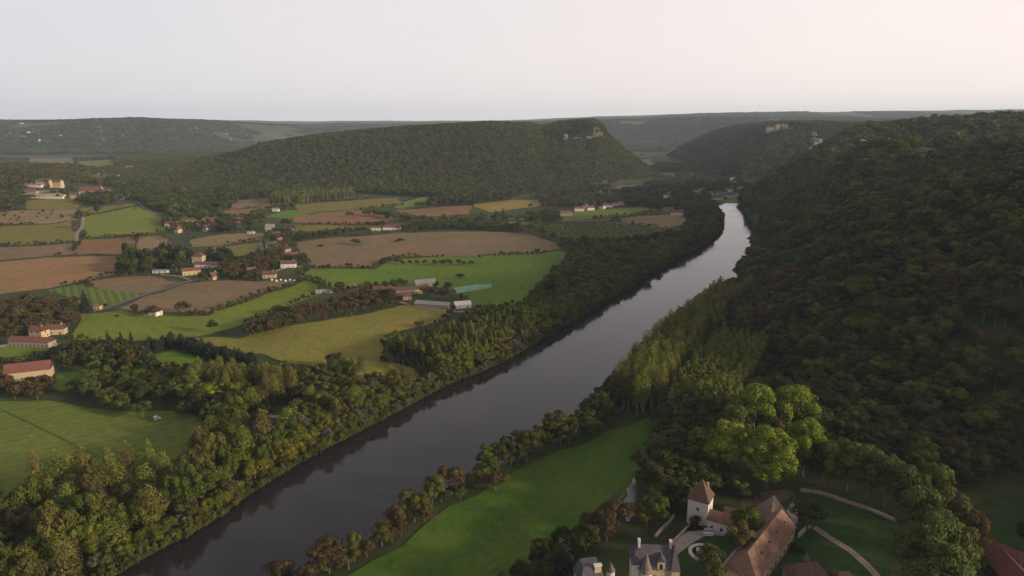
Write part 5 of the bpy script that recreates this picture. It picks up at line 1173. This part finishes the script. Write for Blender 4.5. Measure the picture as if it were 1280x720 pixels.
def g1(px_, py_, kind, color, H, Rr, label, group=None):
    x, y = P3(px_, py_, G0); return place_tree(x, y, float(h(x, y)), kind, color, H, Rr, label, group)
g1(868, 661, 'broad', 'burg', 6, 3, 'small burgundy-leaved tree against the white tower')
g1(931, 677, 'broad', 'mid', 16, 6.6, 'dense green courtyard tree in front of the low white wing')
g1(921, 704, 'tall', 'olive', 19, 5.4, 'tall olive-brown courtyard tree with a bare trunk beside the long roof')
g1(886, 728, 'broad', 'olive', 15, 7.6, 'olive tree at the bottom edge in front of the round basin')
g1(1008, 664, 'broad', 'dark', 13, 7.5, 'wide blue-green tree standing at the start of the garden track')
# the park: big plane trees
PL = [(957, 614, 32, 13, 'bright', 'large bright yellow-green plane tree directly behind the white wing'), (941, 550, 31, 14.5, 'bright', 'left crown of the broad fresh green pair above the park'),
      (988, 548, 30, 14, 'bright', 'right crown of the broad fresh green pair above the park'), (1003, 596, 30, 10.5, 'bright', 'narrower green plane tree between the big bright one and the tree row'),
      (905, 597, 29, 11.5, 'bright', 'green plane tree left of the big bright one'), (916, 566, 26, 10, 'plane', 'duller green plane tree just below the broad fresh green pair'), (876, 588, 22, 9, 'mid', 'darker green tree left of the bright planes'), (968, 566, 20, 6.5, 'rust', 'brownish tree in the hollow between the bright planes'),
      (1034, 610, 23, 8, 'plane', 'first tree of the plane row above the curved garden wall'), (1057, 614, 25, 8.5, 'plane', 'second tree of the plane row above the curved garden wall'), (1081, 622, 25, 9, 'plane', 'third tree of the plane row, above the middle of the curved wall'),
      (1104, 634, 25, 8.5, 'plane', 'fourth tree of the plane row, near the end of the curved wall'), (1018, 606, 20, 7, 'dark', 'dark tree at the start of the plane row'),
      (1135, 655, 27, 9.5, 'plane', 'tall leafy plane tree at the end of the curved wall'), (1162, 652, 27, 9, 'plane', 'plane tree at the top of the large leafy mass on the right'), (1146, 690, 28, 10.5, 'plane', 'leafy plane tree in the middle of the large mass on the right'),
      (1178, 690, 27, 9.5, 'olive', 'olive plane tree on the right flank of the large leafy mass'), (1150, 730, 29, 11, 'plane', 'plane tree bulging at the left bottom of the large leafy mass'), (1185, 728, 27, 10, 'plane', 'plane tree at the right bottom of the large leafy mass'),
      (1203, 702, 22, 8, 'rust', 'rust brown tree on the outer right of the large leafy mass'), (1165, 770, 28, 12, 'plane', 'lowest plane tree of the large mass, cut by the bottom edge')]
LM['plane'] = leaf_mat('plane_leaves', (.066, .092, .020), (.088, .105, .022))
CW['plane'] = 'green'
for px_, py_, H__, r__, c_, lab in PL: g1(px_, py_, 'plane' if c_ not in ('rust', 'dark', 'mid') else 'tall', c_, H__, r__, lab)
for px_, py_, k_, c_, H__, r__, lab in [(1150, 600, 'tall', 'mid', 22, 7, 'green tree rising behind the leafy plane mass'), (1195, 600, 'broad', 'dark', 17, 8, 'dark blue-green round tree at the edge of the right-hand meadow'), (1190, 590, 'broad', 'rust', 19, 7, 'reddish brown tree behind the dark round one'),
                                       (1225, 606, 'broad', 'dark', 16, 8, 'dark tree at the top left of the right-hand meadow'), (1262, 598, 'broad', 'dark', 15, 7.5, 'dark tree above the middle of the right-hand meadow'), (1288, 668, 'conifer', 'conifer', 15, 5, 'dark conifer cut by the right edge above the red barns'),
                                       (1232, 676, 'shrub', 'mid', 4, 3, 'bush on the meadow above the red barn roof'), (1215, 715, 'broad', 'dark', 9, 5, 'dark bushy tree between the plane mass and the red barns'), (980, 735, 'shrub', 'mid', 4, 3, 'bush between the long wing and the lodge'),
                                       (995, 690, 'shrub', 'dark', 4, 3.4, 'dark shrub at the outer wall of the long tan wing'), (938, 624, 'shrub', 'dark', 6, 4, 'dark shrub behind the low tiled range'), (1030, 722, 'shrub', 'dark', 5, 3.4, 'dark shrub behind the small shed')]:
    g1(px_, py_, k_, c_, H__, r__, lab)

# ---------------------------------------------------------------- small things on the left bank and in the fields
def van(px_, py_, yaw, label, s=1.0):
    p = hit(px_, py_)[0]; t_ = empty('camper_van', tuple(p), R(yaw)); tag(t_, label, 'van'); L_, W_ = 6.4 * s, 2.2
    mb = MB(); x0, x1 = -L_ / 2, L_ / 2; y0_, y1_ = -W_ / 2, W_ / 2
    prof = [(x0, .45), (x1, .45), (x1, 1.2), (x1 - .9, 1.5), (x1 - 1.5, 2.5), (x0 + .1, 2.6), (x0, 2.4)]; k = len(prof)
    mb.add([(a, y0_, b) for a, b in prof] + [(a, y1_, b) for a, b in prof], [tuple(range(k)), tuple(range(2 * k - 1, k - 1, -1))] + [(i_, i_ + k, (i_ + 1) % k + k, (i_ + 1) % k) for i_ in range(k)])
    mb.build('body', M['white'], t_)
    for s_ in (-1, 1):
        mb = MB(); mb.box(x0 + .8, x1 - 1.8, s_ * W_ / 2 - .02, s_ * W_ / 2 + .02, 1.55, 2.1); mb.build('window', M['glass'], t_)
        for xx in (x0 + 1.2, x1 - 1.2):
            mb = MB(); mb.tube((xx, s_ * (W_ / 2 - .25), .38), (xx, s_ * (W_ / 2 + .02), .38), .38, .38, 12); mb.build('wheel', M['wood'], t_)
    mb = MB(); mb.add([(x1 - .88, y0_ + .15, 1.52), (x1 - .88, y1_ - .15, 1.52), (x1 - 1.46, y1_ - .15, 2.42), (x1 - 1.46, y0_ + .15, 2.42)], [(0, 1, 2, 3)]); 
    mb.V = [(a + .02, b, c + .02) for a, b, c in mb.V]; mb.build('windscreen', M['glass'], t_)
van(327, 548, 15, 'white camper van in the clearing near the far bank', 1.1)
van(197, 525, 40, 'white caravan alone in the corner of the striped field', .55)
van(318, 501, 0, 'white vehicle half hidden under the trees behind the tall tan poplars')
van(91, 483, 0, 'white vehicle on the small lawn below the yellow-walled barn', .8)
for k, (a, b, lb_) in enumerate([(640, 275, 'leftmost white caravan of the riverside campsite'), (652, 275, 'middle white caravan of the riverside campsite'), (664, 274, 'rightmost white caravan of the riverside campsite')]): van(a, b, k * 20, lb_, 1.4)
p = hit(350, 522)[0]; mb = MB(); mb.box(-7, 7, -1.6, 1.6, -.5, .5); tag(mb.build('timber_jetty_deck', M['gravel'], None, tuple(p), R(-10)), 'pale flat deck among the trees near the far bank', 'deck')
def bale(px_, py_, lab):
    p = hit(px_, py_)[0]; mb = MB(); n_ = 14
    mb.tube((-.75, 0, 1.05), (.75, 0, 1.05), 1.1, 1.1, n_, True); mb.tube((-.9, 0, 1.05), (-.75, 0, 1.05), .95, 1.1, n_, True); mb.tube((.75, 0, 1.05), (.9, 0, 1.05), 1.1, .95, n_, True)
    o = mb.build('wrapped_bale', M['white_wall'], None, tuple(p), R(random.uniform(0, 90))); o.scale = (1.15, 1.15, 1.15); tag(o, lab, 'bale', 'wrapped bales beside the dark-roofed house')
for k in range(6): bale(340 + k * 5.6, 351.5 + (k % 2) * .8, 'pale wrapped round bale in the line at the corner of the green meadow')
def tunnel(px_, py_, L_, yaw, lab):
    p = hit(px_, py_)[0]; t_ = empty('poly_tunnel', tuple(p), R(yaw)); tag(t_, lab, 'greenhouse', 'green tunnels'); r_ = 4.2; n_ = 10; mb = MB()
    ring = [(r_ * math.cos(math.pi * k / n_), r_ * .85 * math.sin(math.pi * k / n_)) for k in range(n_ + 1)]
    mb.V = [(-L_ / 2, a, b) for a, b in ring] + [(L_ / 2, a, b) for a, b in ring]; mb.F = [[k, k + 1, n_ + 2 + k, n_ + 1 + k] for k in range(n_)]
    mb.build('film_cover', M['green_film'], t_)
    for xx in (-1, 1):
        mb = MB(); mb.V = [(xx * L_ / 2, a, b) for a, b in ring]; mb.F = [list(range(n_ + 1))]; e_ = mb.build('end_panel', M['metal_roof'], t_)
        mb = MB(); mb.box(xx * L_ / 2 - .05, xx * L_ / 2 + .05, -1.2, 1.2, 0, 2.3); mb.build('door', M['wood'], e_)
tunnel(583, 362, 31, 33, 'left one of the two green plastic tunnels in the meadow'); tunnel(591, 362.5, 42, 33, 'right, longer one of the two green plastic tunnels in the meadow')
# isolated trees of the fields
for a in [(108, 391, 'conifer', 'conifer', 24, 6, 'very tall dark conifer by the bend of the straight road'), (88, 392, 'broad', 'dark', 9, 5, 'dark bushy tree left of the very tall conifer'), (133, 384, 'shrub', 'dark', 4, 3.5, 'dark round bush beside the tiny tan building'),
          (229, 391, 'broad', 'dark', 11, 7, 'lone dark round tree on the soil field above the meadow'), (169, 393, 'broad', 'dark', 10, 4.5, 'dark tree left of the half hidden white cottage'), (180, 396, 'broad', 'mid', 7, 4, 'green bush at the left wall of the half hidden cottage'),
          (194, 395, 'broad', 'rust', 10, 6, 'dark brown tree in front of the half hidden white cottage'), (147, 396, 'shrub', 'dark', 2.5, 2.5, 'small dark bush alone on the green meadow'), (266, 417, 'tall', 'dark', 12, 5.2, 'lone dark tree with twin crown at the lower edge of the green meadow'),
          (350, 393, 'broad', 'dark', 9, 8, 'low wide dark tree at the upper left of the brown strip'), (445, 306, 'broad', 'dark', 9, 8, 'round dark tree in the middle of the long ploughed field'), (402, 309, 'shrub', 'rust', 5, 5, 'small brown bush left of the round tree in the ploughed field'),
          (500, 303, 'broad', 'dark', 6, 7, 'low dark tree at the top edge of the long ploughed field'), (462, 286, 'broad', 'dark', 13, 9, 'left of the dark round trees left of the hipped farmhouse'), (476, 285, 'broad', 'dark', 12, 9, 'right of the dark round trees left of the hipped farmhouse'),
          (358, 283, 'broad', 'dark', 13, 9, 'big dark dome tree behind the apart red-roofed house'), (664, 411, 'broad', 'dark', 9, 5, 'dark tree at the lower tip of the green meadow'), (545, 361, 'broad', 'dark', 9, 4, 'dark tree behind the grey barn of the meadow farm'),
          (560, 364, 'broad', 'dark', 10, 6, 'dark round tree behind the white-roofed shed'), (575, 350, 'broad', 'dark', 8, 5, 'round dark tree above the green tunnels'), (553, 375, 'tall', 'dark', 12, 8, 'black-green tree between grey barn and long low shed'),
          (535, 372, 'broad', 'rust', 12, 9, 'big brown tree in the yard of the meadow farm'), (425, 366, 'broad', 'dark', 12, 7, 'dark tree left of the small hidden cottage'), (212, 384 - 70, 'conifer', 'conifer', 15, 5, 'pointed dark conifer behind the hamlet wood'),
          (602, 275, 'cypress', 'conifer', 14, 3, 'thin dark column tree above the campsite'), (620, 276, 'cypress', 'conifer', 20, 3.4, 'left one of two thin column trees by the campsite'), (629, 276, 'cypress', 'conifer', 22, 3.4, 'taller of the two thin column trees by the campsite'),
          (236, 272, 'tall', 'dark', 16, 9, 'tall dark tree behind the upper hamlet'), (538, 261, 'broad', 'dark', 18, 11, 'large dark tree at the left end of the far clump')]:
    one(*a[:6], a[6], lod='mid')

# ---------------------------------------------------------------- rocks, the hilltop chateaux and castles
def rock(name, px_, py_, sx_, sy_, sz_, label, yaw=0, seed=0, sink=.35):
    p = hit(px_, py_)[0]; n_ = 22; V = []; F_ = []
    for i_ in range(n_ + 1):
        for j in range(2 * n_):
            th_ = math.pi * i_ / n_; ph = math.pi * j / n_; d_ = np.array([math.sin(th_) * math.cos(ph), math.sin(th_) * math.sin(ph), math.cos(th_)])
            d_ = np.sign(d_) * np.abs(d_) ** .55                                   # blocky
            q_ = d_ * np.array([sx_, sy_, sz_]) / 2
            nn = float(fbm(np.array([q_[0] + seed * 50 + q_[2] * .3]), np.array([q_[1] + q_[2] * 1.1]), max(sx_, sz_) * .3, 4, seed)[0])
            strata = .10 * math.sin(q_[2] * 1.3 + nn * 3)
            k_ = 1 + .42 * nn + strata * .5; V.append((q_[0] * k_, q_[1] * k_, q_[2] * (1 + .2 * nn) + sz_ * (.5 - sink)))
    for i_ in range(n_):
        for j in range(2 * n_): F_.append((i_ * 2 * n_ + j, i_ * 2 * n_ + (j + 1) % (2 * n_), (i_ + 1) * 2 * n_ + (j + 1) % (2 * n_), (i_ + 1) * 2 * n_ + j))
    return tag(link(name, mesh_np(name, V, F_, M['rock']), None, tuple(p), R(yaw)), label, 'rock')
rock('rock_face', 1020, 186, 30, 22, 52, 'tall pale rock face standing out of the dark slope under the crest castle', 20, 1, .42)
rock('rock_face', 1013, 192, 16, 14, 34, 'lower left shoulder of pale rock beside the tall rock face', 0, 2, .45)
rock('rock_face', 1076, 186, 13, 10, 26, 'small orange rock face at the edge of the wooded crest', 10, 3)
rock('rock_face', 1068, 196, 6, 6, 13, 'grey rock sliver below the small orange rock face', 10, 4)
for k, (a, b, w_, hh_) in enumerate([(694, 181, 9, 14), (707, 176, 14, 28), (722, 174, 26, 9), (737, 173, 28, 10), (744, 170, 18, 14)]):
    rock('rock_face', a, b, w_, 22, hh_, ['smallest pale rock, lowest on the end of the flat-topped hill', 'tall pale rock pinnacle left of the cliff band on the flat-topped hill', 'left stretch of the cliff band near the end of the flat-topped hill', 'middle stretch of the cliff band near the end of the flat-topped hill', 'dark outermost end of the cliff band on the flat-topped hill'][k], 0, 10 + k, .3)
def castle(name, px_, py_, blocks, label, cat='castle', zoff=0):
    p = hit(px_, py_)[0]; t_ = empty(name, (p[0], p[1], p[2] + zoff)); tag(t_, label, cat)
    for (bx_, by_, L_, W_, H__, rise, wl, rf, kind) in blocks:
        if kind == 'tower':
            cone_turret(t_, bx_, by_, L_, H__, rise, wl, rf, z0=-8)
        else:
            w_ = gable_wall(L_, W_, H__, rise, 0, 0) if rise else MB().box(-L_ / 2, L_ / 2, -W_ / 2, W_ / 2, -8, H__)
            w_.V = [(a + bx_, b + by_, c if c > -2 else -8) for a, b, c in w_.V]; ww = w_.build('wall', M[wl], t_)
            if rise:
                r2 = roof_mb(L_, W_, H__, rise, *(([W_ * .45] * 2) if kind == 'hip' else (0, 0))); r2.V = [(a + bx_, b + by_, c) for a, b, c in r2.V]; r2.build('roof', M[rf], t_)
            n2 = int(L_ / 6)
            for k in range(n2):
                mb = MB(); uu = bx_ + (k + .5) / n2 * L_ - L_ / 2; mb.box(uu - .7, uu + .7, by_ - W_ / 2 - .06, by_ - W_ / 2, H__ * .5, H__ * .5 + 2.2); mb.build('window', M['glass'], ww)
castle('crest_castle', 1017.5, 172, [(0, 0, 12, 9, 12, 3.5, 'pale_wall', 'slate_roof', 'box'), (-6, 2, 3, 3, 15, 4, 'grey_wall', 'slate_roof', 'tower')], 'small pale castle perched above the tall rock face')
castle('hilltop_castle', 975, 163, [(-34, 0, 26, 14, 9, 4, 'grey_wall', 'slate_roof', 'box'), (-10, 0, 14, 13, 19, 5, 'grey_wall', 'slate_roof', 'hip'), (8, 0, 8, 9, 21, 0, 'grey_wall', 'slate_roof', 'box'), (20, 0, 8, 9, 19, 0, 'pale_wall', 'slate_roof', 'box'), (42, 0, 28, 12, 8, 4, 'grey_wall', 'brown_roof', 'box')], 'distant pale hilltop castle on the skyline left of the wooded massif')
castle('hilltop_chateau', 63, 233, [(0, 0, 54, 13, 10, 6, 'tan_wall', 'brown_roof', 'hip'), (6, -8, 3.4, 3.4, 14, 6, 'tan_wall', 'brown_roof', 'tower'), (-34, 4, 18, 10, 8, 3, 'grey_wall', 'brown_roof', 'box'), (26, -2, 3.2, 3.2, 13, 6, 'tan_wall', 'brown_roof', 'tower'), (-20, 0, 3.2, 3.2, 13, 6, 'grey_wall', 'slate_roof', 'tower')], 'tan hilltop chateau with lit round towers above its stone terraces', 'chateau')
castle('red_roofed_chateau', 114, 243, [(0, 0, 44, 14, 8, 8, 'tan_wall', 'red_roof', 'box'), (21, 4, 3.6, 3.6, 14, 6, 'tan_wall', 'pink_roof', 'tower'), (30, 6, 12, 10, 10, 4, 'pale_wall', 'brown_roof', 'box'), (-30, 4, 16, 10, 9, 4, 'pale_wall', 'brown_roof', 'box')], 'chateau with a long bright red roof and a pale tower right of the terraces', 'chateau')
castle('gatehouse', 95, 248, [(0, 0, 18, 10, 8, 4, 'tan_wall', 'brown_roof', 'hip')], 'small tan gatehouse between the two chateaux', 'gatehouse')
castle('terrace_wall', 52, 241, [(0, 0, 96, 8, 2, 0, 'grey_wall', 'brown_roof', 'box')], 'uppermost of the stone garden terraces under the tan chateau', 'wall', 3)
castle('terrace_wall', 56, 244.5, [(0, 0, 84, 8, 2, 0, 'tan_wall', 'brown_roof', 'box')], 'middle of the stone garden terraces under the tan chateau', 'wall', 2)
castle('terrace_wall', 56, 248, [(0, 0, 76, 5, 3, 0, 'pale_wall', 'brown_roof', 'box')], 'lowest of the stone garden terraces, above the green pasture', 'wall', 1)
castle('long_outbuilding', 38, 233, [(0, 0, 52, 8, 4, 2, 'pale_wall', 'stone_roof', 'box')], 'long low pale building left of the tan chateau', 'outbuilding')
castle('garden_house', 41, 242, [(0, 0, 20, 10, 6, 4, 'grey_wall', 'red_roof', 'box')], 'red-roofed house low on the left of the stone terraces', 'house')
HAZE = 4.5e-5

# ---------------------------------------------------------------- the air: a closed box of thin even haze
mb = MB(); mb.box(-11700, 11700, -750, 15300, -6, 420)
m, n, bs = node_mat('valley_haze'); n.nodes.remove(bs)
pv = n.nodes.new('ShaderNodeVolumePrincipled'); pv.inputs['Color'].default_value = (.62, .76, .96, 1); pv.inputs['Density'].default_value = HAZE
pv.inputs['Anisotropy'].default_value = .0
n.links.new(pv.outputs[0], n.nodes['Material Output'].inputs['Volume'])
tag(mb.build('haze', m), kind='stuff')
